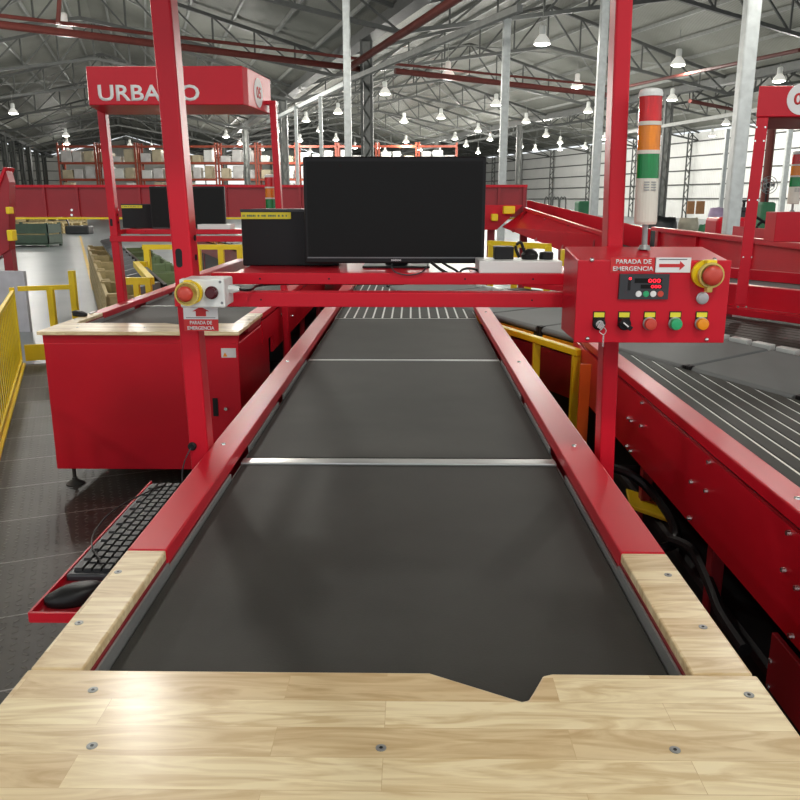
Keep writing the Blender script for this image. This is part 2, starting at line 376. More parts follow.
def worktop():
    r = empty('worktop', (-.03, .66, T-.03), 'pale butcher-block wooden worktop framing the near end of the central belt', 'worktop', 'butcher-block worktops')
    zt, zb = T, T-.018
    pts = [(XL0-.002, .655), (XR1+.004, .655), (XR1+.004, .93), (.185, .93), (.172, .925), (.155, .89), (.146, .873), (.138, .87), (.04, .922), (.025, .93), (XL0-.002, .93)]
    MB().prism(pts, zb, zt).build('front_board', M['wood'], r, .003)
    MB().box(XL0, XL1, .9315, 1.30, zb, zt).build('side_board', M['wood'], r, .003)
    MB().box(XR0, XR1, .9315, 1.30, zb, zt).build('side_board', M['wood'], r, .003)
    for xa, xb in ((XL0+.01, XL1-.001), (XR0+.001, XR1-.01)): MB().box(xa, xb, .94, 1.30, T-.05, zb).build('support_strip', M['dkred'], r)
    for px, py in ((93, 690), (92, 746), (381, 748), (675, 750), (749, 695), (79, 623), (118, 572), (703, 627), (668, 575)):
        p = atZ(px, py, T)
        s_ = MB().lathe((p.x, p.y, T-.001), [(.0062, 0), (.0062, .0016), (.005, .0018)], 16).build('screw', M['bed'], r)
        MB().lathe((p.x, p.y, T), [(.0022, .0004), (.0022, .0012)], 6).build('socket', M['black'], s_)
    return r
wt = worktop()
PY0, PY1 = 1.89, 1.952
PL = (-.557, -.511); PR = (.463, .50)
def gantry():
    r = empty('gantry_frame', (-.03, 1.92, 0), 'red steel gantry frame with two posts and crossbar straddling the central conveyor', 'frame', 'red station gantries')
    pl = MB().hexa([(x-(z-1.1)*.022, y, z) for z in (.0, 1.95) for x, y in ((PL[0], PY0), (PL[1], PY0), (PL[1], PY1), (PL[0], PY1))]).build('post', M['red'], r, .005)
    pr = MB().hexa([(x-(z-.9)*.026, y, z) for z in (.0, 1.95) for x, y in ((PR[0], PY0), (PR[1], PY0), (PR[1], PY1), (PR[0], PY1))]).build('post', M['red'], r, .005)
    c = atY(179, 258, PY0); 
    MB().prismv([(c.x+.008*math.cos(a), PY0-.0008, c.z+(.014 if math.sin(a) >= 0 else -.014)+.008*math.sin(a)) for a in [k*PI/8 for k in range(16)]], (0, .001, 0)).build('cable_slot', M['black'], pl)
    MB().cyl((PL[1]+.0006, 1.915, c.z+.045), (PL[1]-.001, 1.915, c.z+.045), .007).cyl((PL[1]+.0006, 1.915, c.z), (PL[1]-.001, 1.915, c.z), .007).build('bolt_hole', M['black'], pl)
    z1 = atY(300, 292.5, PY0-.005).z; z0 = atY(300, 307, PY0-.005).z
    MB().box(PL[1]-.05, PR[0]+.01, PY0-.006, PY0+.04, z0, z1).build('crossbar', M['red'], r, .002)
    z3 = atY(300, 273, 2.0).z; z2 = atY(300, 284.5, 2.0).z
    MB().box(-.50, PR[1]+.01, 2.0, 2.03, z2, z3).build('shelf_beam', M['red'], r, .002)
    MB().box(-.445, .045, 2.031, 2.5, z3-.004, z3).build('shelf_plate', M['red'], r, .001)
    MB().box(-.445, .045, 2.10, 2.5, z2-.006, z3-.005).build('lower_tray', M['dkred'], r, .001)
    MB().box(.15, .46, 2.031, 2.2, z3-.004, z3).build('shelf_plate', M['red'], r, .001)
    for x in (PL[1]-.03, PR[0]+.005):
        MB().box(x, x+.03, PY1, 2.5, z2, z3).build('side_arm', M['red'], r, .002)
    for px, z in ((261, (z0+z1)/2), (532, (z0+z1)/2)):
        p = atY(px, 300, PY0-.006); MB().cyl((p.x, PY0-.0065, z), (p.x, PY0-.005, z), .0022, seg=8).build('bolt_hole', M['black'], r)
    for px in (260, 329, 465, 533):
        p = atY(px, 280, 2.0); MB().cyl((p.x, 1.9995, (z2+z3)/2), (p.x, 2.001, (z2+z3)/2), .0025, seg=8).build('bolt_hole', M['black'], r)
    # canopy with its printed fascia
    poly = [(-.465, 1.50), (.365, 1.50), (.382, 1.56), (.43, PY1+.05), (-.57, PY1+.05), (-.49, 1.56)]
    cn = MB().prism(poly, 1.895, 2.09).build('canopy', M['red'], r, .004)
    MB().box(.40, .475, PY0, PY1, 1.94, 1.96).build('canopy_bracket', M['red'], r)
    text('URBANO', 'fascia_lettering', M['txtw'], cn, (-.14, 1.4995, 1.956), .083, .545, bold=.02)
    # round number badge on the side fascia
    a = Vector((.382, 1.56, 0)); b_ = Vector((.43, PY1+.05, 0)); d = (b_-a).normalized(); nrm = Vector((d.y, -d.x, 0)); mid = a+(b_-a)*.42+Vector((0, 0, 1.985))
    bd = MB().cyl(mid, mid+nrm*.003, .078, seg=32).build('number_badge', M['txtw'], cn)
    t = text('05', 'badge_number', M['signred'], bd, (0, 0, 0), .062, .085, normal='+x', bold=.02)
    ang = math.atan2(nrm.y, nrm.x); R = Matrix.Rotation(ang, 4, 'Z'); rl = root_loc(bd)
    for v in t.data.vertices: v.co = (R @ (v.co+rl))+mid+nrm*.003-rl
    return r
gan = gantry()
def cbox():
    r = empty('control_box', (.52, 1.80, 1.12), 'red control box with speed display and row of buttons on the right post', 'control box')
    xa, xb, ya, yb = .354, .671, 1.72, 1.886
    zt = atY(650, 260.5, ya).z; zb = atY(650, 341.5, ya).z; ztb = atY(650, 246.5, yb).z
    MB().hexa([(xa, ya, zb), (xb, ya, zb), (xb, yb, zb), (xa, yb, zb), (xa, ya, zt), (xb, ya, zt), (xb, yb, ztb), (xa, yb, ztb)]).build('housing', M['red'], r, .003)
    MB().box(xa-.003, xb+.003, ya-.005, ya-.0005, zb-.002, zt+.001).build('front_cover', M['red'], r, .002)
    F = ya-.0055
    def f(px, py): return atY(px, py, F)
    for px, py in ((592, 256.8), (714.5, 257.5), (587.5, 338), (706.5, 339)):
        p = f(px, max(py, 259.5)); MB().lathe((p.x, F, p.z-.001), [(.005, 0), (.004, -.003), (.0015, -.0045)], 14, 'y').build('cover_screw', M['chrome'], r, smooth=True)
    def plate(name, x0, y0, x1, y1, mat, d=.001, par=None, off=0):
        a = f(x0, y0); b_ = f(x1, y1); return MB().box(a.x, b_.x, F-d-off, F-off, b_.z, a.z).build(name, mat, par or r)
    s1 = plate('sign_plate', 611, 254.5+3, 655, 272.5, M['signred'])
    c = f(633.5, 261.5); text('PARADA DE', 'sign_lettering', M['txtw'], s1, (c.x, F-.001, c.z), .0095, .074, bold=.015)
    c = f(633, 268.6); text('EMERGENCIA', 'sign_lettering', M['txtw'], s1, (c.x, F-.001, c.z), .0095, .085, bold=.015)
    s2 = plate('arrow_plate', 655.3, 257.5, 690, 272.5, M['txtw'])
    a = f(659, 265.5); w = .0035; L_ = .054
    MB().prismv([(a.x, F-.0012, a.z-w), (a.x+L_*.8, F-.0012, a.z-w), (a.x+L_*.8, F-.0012, a.z-.0095), (a.x+L_, F-.0012, a.z), (a.x+L_*.8, F-.0012, a.z+.0095), (a.x+L_*.8, F-.0012, a.z+w), (a.x, F-.0012, a.z+w)], (0, -.0006, 0)).build('red_arrow', M['signred'], s2)
    plate('small_print', 659, 259, 687, 259.8, M['dkgrey'], .0004, s2, .001)
    # speed display
    dp = plate('display_panel', 619.5, 273.8, 667, 299, M['dkgrey'], .006)
    plate('display_window', 634, 278, 661, 282.8, M['screen'], .0006, dp, .006)
    plate('display_window', 640, 284.3, 661, 288.3, M['screen'], .0006, dp, .006)
    c = f(653.5, 280.4); text('000', 'red_digits', M['led'], dp, (c.x, F-.0068, c.z), .0078, .026, bold=.0)
    c = f(655, 286.3); text('000', 'red_digits', M['led'], dp, (c.x, F-.0068, c.z), .0062, .021, bold=.0)
    plate('level_scale', 627.5, 280, 629.5, 290, M['black'], .0006, dp, .006)
    c = f(629.5, 278.3); MB().lathe((c.x, F-.006, c.z), [(.0028, 0), (.0028, -.001)], 12, 'y').build('indicator_led', M['led'], dp)
    for px, mt in ((637.8, 'txtw'), (645.2, 'grnbtn'), (652.4, 'txtw'), (659.7, 'redbtn')):
        c = f(px, 293.6); MB().lathe((c.x, F-.006, c.z), [(.0066, 0), (.0062, -.0012)], 18, 'y').build('keypad_button', M[mt], dp)
    # emergency stop with yellow guard
    c = f(706.5, 274)
    es = MB().lathe((c.x-.004, F, c.z+.001), [(.029, 0), (.029, -.01), (.02, -.01), (.02, -.02)], 28, 'y').build('emergency_stop_base', M['yellow'], r)
    MB().lathe((c.x, F-.02, c.z), [(.026, 0), (.027, -.004), (.026, -.012), (.0225, -.012), (.0225, -.002)], 28, 'y').build('guard_ring', M['guard'], es, smooth=False)
    MB().lathe((c.x, F-.018, c.z), [(.012, 0), (.014, -.012), (.02, -.013), (.021, -.02), (.018, -.026), (.008, -.028)], 28, 'y').build('mushroom_button', M['redbtn'], es, smooth=True)
    MB().box(c.x-.011, c.x+.011, F-.026, F-.006, c.z+.022, c.z+.031).build('guard_tab', M['yellow'], es, .002)
    MB().box(c.x-.007, c.x+.005, F-.03, F-.012, c.z-.036, c.z-.024).build('guard_tab', M['guard'], es, .002)
    c = f(702, 298); MB().lathe((c.x, F, c.z), [(.013, 0), (.013, -.004), (.0105, -.005), (.0105, -.007), (.004, -.0075)], 24, 'y').build('indicator_lamp', M['silver'], r)
    # the row of five
    for k, (px, nm, mt) in enumerate(((598.5, 'key_switch', 'chrome'), (623.5, 'selector_switch', 'black'), (649, 'push_button', 'redbtn'), (674.5, 'push_button', 'grnbtn'), (700.8, 'push_button', 'orbtn'))):
        c = f(px, 323.3); hd = MB().box(c.x-.013, c.x+.013, F-.0015, F, c.z-.006, c.z+.026).build('label_holder', M['black'], r, .001)
        tg = MB().box(c.x-.011, c.x+.011, F-.0022, F-.0015, c.z+.0135, c.z+.0235).build('yellow_tag', M['tag'], hd)
        if nm == 'push_button':
            o = MB().lathe((c.x, F-.0015, c.z), [(.0142, 0), (.0142, -.004), (.0125, -.005)], 24, 'y').build('push_button', M['bed'], r)
            MB().lathe((c.x, F-.0066, c.z), [(.0125, 0), (.0125, -.008), (.0115, -.0105), (.006, -.0112)], 24, 'y').build('button_cap', M[mt], o, smooth=False)
            tag(o, {'redbtn': 'red push button', 'grnbtn': 'green push button', 'orbtn': 'amber push button'}[mt])
        elif nm == 'selector_switch':
            o = MB().lathe((c.x, F-.0015, c.z), [(.0135, 0), (.0135, -.01), (.012, -.012)], 24, 'y').build(nm, M['black'], r)
            MB().bar((c.x-.011, F-.017, c.z+.008), (c.x+.013, F-.017, c.z-.010), .009, .010).build('knob', M['black'], o, .001)
            MB().bar((c.x-.006, F-.023, c.z+.005), (c.x+.005, F-.023, c.z-.004), .0025, .001, up=(0, 1, 0)).build('pointer_line', M['txtw'], o)
        else:
            o = MB().lathe((c.x, F-.0015, c.z), [(.0138, 0), (.0138, -.006), (.0115, -.008), (.0115, -.009)], 24, 'y').build(nm, M['black'], r)
            MB().lathe((c.x, F-.0095, c.z), [(.0085, 0), (.0085, -.004)], 18, 'y').build('lock_barrel', M['chrome'], o)
            MB().bar((c.x-.004, F-.02, c.z-.0), (c.x+.006, F-.02, c.z-.006), .003, .013).build('key', M['chrome'], o)
            MB().tube([(c.x+.004, F-.026, c.z-.004), (c.x-.003, F-.027, c.z-.014), (c.x+.006, F-.027, c.z-.02), (c.x+.011, F-.026, c.z-.012), (c.x+.006, F-.026, c.z-.005)], .0009).build('key_ring', M['steel'], o)
            MB().box(c.x+.004, c.x+.0075, F-.0275, F-.0262, c.z-.046, c.z-.021).build('spare_key', M['chrome'], o)
    return r
cb = cbox()
def tower(x, y, z, label, base_h=.105, pole=.055, wd=.0265, sc=1, lean=0):
    r = empty('signal_tower', (x, y, z), label, 'signal light', 'stack lights')
    MB().cyl((x, y, z), (x, y, z+.01), .016, .011).cyl((x, y, z), (x, y, z+pole), .0068).build('pole', M['bed'], r)
    z += pole
    b_ = MB().lathe((x, y, z), [(wd*.94, 0), (wd*1.02, .006), (wd*1.0, base_h)], 24).build('base_housing', M['offwhite'], r)
    for k in range(4):
        MB().box(x-.014, x-.002, y-wd*1.025, y-wd*.9, z+base_h-.028+k*.006, z+base_h-.0255+k*.006).box(x+.002, x+.014, y-wd*1.025, y-wd*.9, z+base_h-.028+k*.006, z+base_h-.0255+k*.006).build('speaker_slot', M['bed'], b_)
    z += base_h
    for mt, nm in (('tgr', 'green_lens'), ('tor', 'amber_lens'), ('tred', 'red_lens')):
        MB().lathe((x, y, z), [(wd, 0), (wd, .056)], 24).build(nm, M[mt], r, smooth=False); z += .056
        if nm != 'red_lens': MB().lathe((x, y, z), [(wd*1.05, 0), (wd*1.05, .0085)], 24).build('collar', M['offwhite'], r); z += .0085
    MB().lathe((x, y, z), [(wd*1.05, 0), (wd*1.05, .008), (wd*.95, .015), (wd*.6, .018)], 24).build('cap', M['white'], r)
    if sc != 1 or lean:
        for o in [r]+list(r.children_recursive):
            if o.type == 'MESH':
                for v in o.data.vertices: v.co *= sc; v.co.x -= v.co.z*lean
    return r
p = atY(642, 247, 1.83)
tw = tower(.524, 1.84, atY(642, 249.5, 1.83).z, 'large red, amber and green signal tower standing on the red control box', base_h=.107, pole=.06, wd=.0262, sc=.92, lean=.03)
def estop():
    r = empty('emergency_stop_box', (-.48, 1.84, 1.15), 'pale grey emergency stop box with red mushroom button on the left post', 'emergency stop')
    ya, yb = 1.79, 1.883; a = atY(179, 279.5, ya); b_ = atY(225, 307.5, ya)
    MB().box(a.x, b_.x, ya+.03, yb, b_.z, a.z).build('housing', M['white'], r, .004)
    MB().box(a.x-.001, b_.x+.001, ya, ya+.029, b_.z-.001, a.z+.001).build('cover', M['white'], r, .004)
    for px, py in ((182.5, 283), (220, 282), (222, 303)):
        p = atY(px, py, ya); MB().lathe((p.x, ya, p.z), [(.0032, 0), (.0026, -.0008)], 10, 'y').build('cover_screw', M['grey'], r)
    c = atY(187.5, 293.5, ya-.02)
    es = MB().lathe((c.x+.004, ya, c.z), [(.026, 0), (.026, -.01), (.015, -.01), (.015, -.016)], 28, 'y').build('emergency_stop_base', M['yellow'], r)
    MB().lathe((c.x, ya-.016, c.z), [(.0265, 0), (.0268, -.012), (.0235, -.012), (.0235, -.002)], 28, 'y').build('guard_ring', M['guard'], es)
    MB().lathe((c.x-.002, ya-.016, c.z), [(.012, 0), (.014, -.010), (.0165, -.011), (.0175, -.018), (.015, -.023), (.007, -.025)], 28, 'y').build('mushroom_button', M['redbtn'], es, smooth=True)
    MB().box(c.x-.008, c.x+.009, ya-.02, ya-.004, c.z+.021, c.z+.029).build('guard_tab', M['yellow'], es, .002)
    c = atY(211, 293, ya-.01)
    MB().lathe((c.x, ya, c.z), [(.0145, 0), (.0145, -.006), (.0125, -.008), (.0125, -.016), (.010, -.018)], 24, 'y').build('indicator_lens', M['maroon'], r)
    c = atY(232, 289, ya+.05)
    MB().cyl((b_.x, ya+.05, c.z), (b_.x+.012, ya+.05, c.z), .010, seg=6).cyl((b_.x+.012, ya+.05, c.z), (b_.x+.024, ya+.05, c.z), .0085, .006).build('cable_gland', M['white'], r)
    MB().tube([(b_.x+.02, ya+.05, c.z), (b_.x+.045, ya+.07, c.z-.004), (b_.x+.07, 2.03, c.z-.008), (b_.x+.4, 2.045, c.z-.008)], .0032).build('cable', M['black'], r)
    return r
eb = estop()
def sign():
    r = empty('emergency_sign', (-.51, 1.87, 1.05), 'small white and red hanging sign with upward arrow beneath the emergency stop box', 'sign')
    F = 1.868; a = atY(183, 308, F); b_ = atY(218, 319.3, F); c = atY(218, 331, F)
    w = MB().box(a.x, b_.x, F, F+.002, b_.z, a.z+.004).build('arrow_panel', M['txtw'], r)
    m_ = (a.x+b_.x)/2+.001; q = b_.z
    MB().prismv([(m_-.012, F-.0002, q+.007), (m_+.012, F-.0002, q+.007), (m_+.012, F-.0002, q+.019), (m_+.02, F-.0002, q+.019), (m_, F-.0002, q+.03), (m_-.02, F-.0002, q+.019), (m_-.012, F-.0002, q+.019)], (0, -.0005, 0)).build('red_arrow', M['signred'], w)
    MB().box(a.x+.006, b_.x-.006, F-.0006, F, q+.003, q+.0042).build('small_print', M['dkgrey'], w)
    s = MB().box(a.x, b_.x, F, F+.002, c.z, b_.z).build('text_panel', M['signred'], r)
    p = atY(201, 322.6, F); text('PARADA DE', 'sign_lettering', M['txtw'], s, (p.x, F, p.z), .0085, .052, bold=.015)
    p = atY(201, 328, F); text('EMERGENCIA', 'sign_lettering', M['txtw'], s, (p.x, F, p.z), .0085, .063, bold=.015)
    return r
sg = sign()
SZ = atY(300, 273, 2.0).z      # shelf top
def monitor():
    r = empty('monitor', (-.047, 2.2, SZ), 'large black flat-screen monitor standing on the red shelf above the belt', 'monitor', 'station monitors')
    F = 2.14; a = atY(302.5, 156.5, F); b_ = atY(484, 263.5, F); zb, zt = b_.z, a.z; xa, xb = a.x, b_.x
    MB().box(xa, xb, F, F+.03, zb, zt).build('casing', M['black'], r, .004)
    MB().box(xa+.009, xb-.009, F-.001, F-.0002, zb+.018, zt-.012).build('screen', M['screen'], r)
    MB().box(xa+.006, xb-.006, F-.0025, F-.0002, zb+.0135, zb+.0165).build('chin_strip', M['grey'], r)
    lm = (xa+xb)/2+.004
    text('SAMSUNG', 'maker_logo', M['txtw'], r, (lm, F, zb+.0085), .0048, .026, bold=.03)
    MB().box(xa+.14, xb-.14, F+.03, F+.055, zb+.07, zt-.05).build('rear_housing', M['black'], r, .006)
    MB().box(lm-.03, lm+.03, F+.055, F+.07, SZ+.004, zb+.12).build('stand_neck', M['black'], r, .002)
    MB().box(lm-.09, lm+.09, F-.0, F+.16, SZ, SZ+.006).build('stand_foot', M['black'], r, .003)
    return r
mon = monitor()
def pc():
    a = atY(240.5, 209.5, 2.22); r = empty('computer_case', (-.35, 2.3, SZ), 'black computer case with yellow strip label beside the large monitor', 'computer', 'station computers')
    MB().box(a.x, -.20, 2.22, 2.48, SZ, a.z).build('case', M['black'], r, .003)
    MB().box(a.x-.001, -.198, 2.217, 2.22, a.z-.006, a.z+.001).build('front_lip', M['dkgrey'], r)
    p = atY(241, 212.3, 2.217); q = atY(291, 219, 2.217)
    s = MB().box(p.x, q.x, 2.216, 2.2168, q.z, p.z).build('yellow_label', M['tag'], r)
    random.seed(3); m_ = MB(); x = p.x+.004
    while x < q.x-.006:
        w = random.choice((.002, .003, .0045)); m_.box(x, x+w, 2.2154, 2.216, (p.z+q.z)/2-.0028, (p.z+q.z)/2+.0022); x += w+random.choice((.001, .001, .0015, .006))
    m_.build('faint_print', M['grnwood'], s)
    return r
pcb = pc()
def tray_box():
    a = atY(478, 263, 2.04); b_ = atY(561, 275, 2.01)
    o = MB().box(a.x, b_.x, 2.0, 2.13, SZ, SZ+.03).build('white_carton', M['white'], None, .002, loc=((a.x+b_.x)/2, 2.06, SZ))
    return tag(o, 'long flat white carton lying on the shelf beam right of the monitor', 'box')
wb = tray_box()
WZ = SZ+.03
a = atY(495, 251, 2.05); b_ = atY(513.5, 264, 2.05)
tag(MB().box(a.x, b_.x, 2.05, 2.1, WZ, WZ+.032).build('power_adapter', M['black'], None, .002, loc=((a.x+b_.x)/2, 2.07, WZ)), 'square black power adapter block on the white carton beside the monitor', 'adapter')
r = empty('cable_coil', (atY(527, 262, 2.06).x, 2.06, WZ), 'round black coiled cable plug in the middle of the white carton', 'cable')
x = r.location.x
MB().lathe((x+.006, 2.06, WZ), [(.020, 0), (.022, .012), (.016, .02), (.006, .026)], 16).build('plug', M['black'], r)
MB().tube([(x-.02, 2.06, WZ+.005), (x-.03, 2.06, WZ+.03), (x-.018, 2.06, WZ+.042), (x-.008, 2.06, WZ+.02), (x, 2.07, WZ+.01)], .004).build('cord', M['black'], r)
x = atY(546, 262, 2.06).x
tag(MB().lathe((x, 2.06, WZ), [(.017, 0), (.018, .004), (.018, .016), (.015, .019)], 18).build('black_puck', M['black'], None, loc=(x, 2.06, WZ)), 'small flat black disc at the right end of the white carton', 'adapter')
x = atY(503, 262, 2.06).x
# cables under the monitor and at the carton
def px_tube(name, pts, Y, r_, mat, label, cat='cable'):
    P = [atY(a_, b_, Y+(dy[0] if dy else 0)) for a_, b_, *dy in pts]
    o = MB().tube(P, r_).build(name, mat, None, loc=P[0]); return tag(o, label, cat)
px_tube('monitor_cable', [(392, 264, .05), (392, 268), (396, 272.5), (408, 275), (420, 273), (426, 268), (428, 264, .05)], 1.994, .0017, M['dkgrey'], 'thin dark cable looping under the monitor in front of the shelf')
px_tube('power_cable', [(431, 262, .02), (440, 269), (450, 275, .0), (460, 282, .0)], 2.06, .004, M['black'], 'black cable hanging under the monitor, left of the looped one')
px_tube('power_cable', [(438, 260, .02), (448, 266), (458, 272, .0), (468, 282, .0)], 2.06, .003, M['black'], 'thin black cable hanging behind the monitor right corner')
px_tube('power_cable', [(458, 282, .0), (460, 272, -.01), (466, 268.5), (474, 269), (480, 272, .0)], 2.04, .003, M['black'], 'black cable arching into the left end of the white carton')
# keyboard tray, keyboard, mouse
KZ = T-.10
r = empty('keyboard_tray', (-.58, 1.6, KZ), 'narrow red metal tray hung on the left side of the conveyor', 'tray')
MB().box(-.655, -.50, 1.24, 1.90, KZ-.004, KZ).build('tray_floor', M['dkred'], r)
MB().box(-.658, -.654, 1.236, 1.90, KZ-.006, KZ+.012).build('tray_lip', M['red'], r)
MB().box(-.655, -.50, 1.234, 1.24, KZ-.006, KZ+.012).build('tray_lip', M['red'], r)
MB().box(-.504, -.50, 1.30, 1.88, KZ, T-.05).build('hanger', M['red'], r)
r = empty('keyboard', (-.59, 1.64, KZ), 'black computer keyboard lying lengthwise in the red tray', 'keyboard')
MB().box(-.651, -.512, 1.375, 1.875, KZ, KZ+.014).build('body', M['dkgrey'], r, .004)
keym = None
rows = [(-.645, 17), (-.620, 19), (-.602, 18), (-.584, 18), (-.566, 17), (-.548, 11)]
for x, n in rows:
    pitch = .48/19.5; y = 1.385
    for k in range(n):
        if keym is None:
            k0 = MB().hexa([(-.0085, -.0095, 0), (.0075, -.0095, 0), (.0075, .0095, 0), (-.0085, .0095, 0), (-.007, -.008, .006), (.006, -.008, .006), (.006, .008, .006), (-.007, .008, .006)]).build('key', M['black'], None)
            k0.parent = r; keym = k0; o = k0
        else: o = keym.copy(); C.objects.link(o)
        o.parent = r; yy = y+(.48/n)*(k+.5)
        o.scale = (1, 19.5/n*1.1, 1); o.location = Vector((-1.18-x, yy, KZ+.0145))-r.location
r = empty('mouse', (-.60, 1.345, KZ), 'glossy black computer mouse at the near end of the red tray', 'mouse')
def mouse_body(cx, cy, cz, ang, sc=1.0):
    m_ = MB(); rings = []; n = 20
    for lv, (s_, h) in enumerate(((.94, 0), (1, .008), (.97, .018), (.86, .027), (.66, .033), (.35, .036))):
        ring = []
        for i in range(n):
            a = 2*PI*i/n; x = .033*s_*math.cos(a); y = .058*s_*math.sin(a)+(.004*lv if lv > 2 else 0)
            ring.append(m_.b.verts.new((cx+sc*(x*math.cos(ang)-y*math.sin(ang)), cy+sc*(x*math.sin(ang)+y*math.cos(ang)), cz+sc*h)))
        rings.append(ring)
    for k in range(len(rings)-1):
        for i in range(n): m_.b.faces.new([rings[k][i], rings[k][(i+1) % n], rings[k+1][(i+1) % n], rings[k+1][i]])
    m_.b.faces.new(rings[0][::-1]); m_.b.faces.new(rings[-1]); return m_
mouse_body(-.605, 1.30, KZ, math.radians(-68), .86).build('shell', M['black'], r, smooth=True)
MB().cyl((-.578, 1.308, KZ+.021), (-.578, 1.316, KZ+.021), .008).build('scroll_wheel', M['dkgrey'], r)
c = atY(192.5, 446, PY0)
r = empty('usb_cable', (c.x, PY0, c.z), 'thin dark keyboard cord with round plug in the left red post', 'cable')
MB().lathe((c.x, PY0, c.z), [(.0105, 0), (.0105, -.006), (.008, -.008), (.008, -.012)], 18, 'y').build('plug', M['black'], r)
MB().tube([(c.x, PY0-.01, c.z), (c.x-.015, PY0-.02, c.z-.03), (c.x-.025, PY0-.02, c.z-.07), (c.x-.02, 1.86, KZ+.012)], .0016).build('cord', M['dkgrey'], r)
MB().tube([(-.60, 1.865, KZ+.018), (-.625, 1.80, KZ+.024), (-.66, 1.68, KZ+.028), (-.672, 1.60, KZ+.02), (-.65, 1.50, KZ+.022), (-.59, 1.40, KZ+.026)], .0018).build('cord_on_keys', M['black'], r)

# ------------------------------------------------------------------ the neighbouring stations: copies along the sorter
copy_tree(conv, OFF+Vector((.008, .02, 0)), 'red-framed induction conveyor with red front cabinet standing at left behind the central one')
copy_tree(conv, -OFF, 'red induction conveyor with deep side panels and striped belts at the right edge')
copy_tree(wt, OFF+Vector((.008, .02, 0)), 'wooden worktop on the red cabinet of the left station, mouse lying on it')
copy_tree(gan, OFF, 'red gantry with lettered canopy over the left station')
copy_tree(mon, OFF+Vector((-.10, 0, -.025)), 'smaller-looking black monitor behind the left red post, on the left station')
copy_tree(pcb, OFF+Vector((-.13, 0, 0)), 'black computer case with yellow strip on the left station shelf')
c = atZ(80, 316, T)
r = empty('mouse', (c.x, c.y, T), 'small dark mouse on the left station worktop', 'mouse')
mouse_body(c.x, c.y, T, math.radians(70), .8).build('shell', M['black'], r, smooth=True)
MB().tube([(c.x+.05, c.y+.01, T+.012), (c.x+.07, c.y+.05, T+.02), (c.x+.03, c.y+.08, T+.01), (c.x+.02, c.y+.11, T+.004)], .004).build('cord', M['silver'], r)
tower(-.875, 5.1, 1.40-.20, 'small signal tower seen behind the black computer case', base_h=.12, pole=.03, wd=.033)
c = copy_tree(wb, OFF+Vector((-.22, 0, 0)), 'long white carton on the left station shelf beam')
# ================================================================== CROSS-BELT SORTER
S0 = Vector((.98, 3.37)); PIT = .55
def SP(k, n=0, sh=0): q = S0+D2*(k*PIT+sh)+N2*n; return Vector((q.x, q.y, 0))
def cart():
    r = empty('sorter_cart', SP(0)+Vector((0, 0, .70)), 'grey cross-belt sorter cart, one of the row crossing diagonally behind the stations', 'sorter cart', 'cross-belt sorter carts')
    g = .02
    def q(s, n): return SP(0, n, s+n*.27)
    g = .012; a, b_, c, d = q(g, .012), q(PIT-g, .012), q(PIT-g, .60), q(g, .60)
    MB().prism([a, b_, c, d], .735, .762).build('belt_surface', M['cart'], r, .004)
    MB().cyl(Vector((*q(g+.02, .016)[:2], .745)), Vector((*q(PIT-g-.02, .016)[:2], .745)), .0172).build('end_roller', M['cart'], r)
    MB().cyl(Vector((*q(g+.01, .60)[:2], .744)), Vector((*q(PIT-g-.01, .60)[:2], .744)), .0172).build('end_roller', M['grey'], r)
    for s in (g-.012, PIT-g-.012):
        p = q(s, .02); MB().prism([q(s, -.004), q(s+.02, -.004), q(s+.02, .03), q(s, .03)], .68, .766).build('roller_bracket', M['black'], r, .003)
    MB().prism([q(0, .63), q(PIT, .63), q(PIT, .66), q(0, .66)], .70, .75).build('far_guide', M['black'], r)
    for k in range(4): MB().prism([q(k*PIT/4+.012, .618), q((k+1)*PIT/4-.02, .618), q((k+1)*PIT/4-.02, .665), q(k*PIT/4+.012, .665)], .735, .775).build('guide_block', M['steelw'], r, .003)
    MB().prism([q(.05, -.01), q(PIT-.05, -.01), q(PIT-.05, -.002), q(.05, -.002)], .688, .727).build('side_strip', M['orbtn'], r)
    MB().prism([q(.2, -.012), q(.25, -.012), q(.25, -.009), q(.2, -.009)], .69, .715).build('blue_mark', basic('blue_mark', (40, 60, 150), .5), r)
    return r
ct = cart()
for k in list(range(-5, 0))+list(range(1, 26)):
    v = D2*((k+.5)*PIT); copy_tree(ct, (v.x, v.y, 0))
ct.location += Vector((*(D2*.5*PIT), 0))
r = empty('sorter_track', SP(0)+Vector((0, 0, .0)), 'low red support frame running diagonally under the grey sorter carts', 'frame')
def slab(k0, k1, n0, n1, z0, z1, name, mat, par):
    return MB().prism([SP(k0, n0), SP(k1, n0), SP(k1, n1), SP(k0, n1)], z0, z1).build(name, mat, par)
slab(-5, 27, .0, .02, .45, .66, 'near_side_beam', M['dkred'], r)
slab(-5, 27, .67, .69, .45, .69, 'far_side_beam', M['dkred'], r)
slab(-5, 27, .04, .62, .60, .64, 'inner_track', M['black'], r)
slab(-5, 27, .03, .045, .04, .45, 'gap_dark_sheet', M['black'], r)  # black sheet added so the space under the sorter reads dark
for k in range(-4, 27, 3):
    MB().prism([SP(k, .02), SP(k, .02, .06), SP(k, .08, .06), SP(k, .08)], 0, .6).build('leg', M['dkred'], r)
    MB().prism([SP(k, .58), SP(k, .58, .06), SP(k, .64, .06), SP(k, .64)], 0, .6).build('leg', M['dkred'], r)
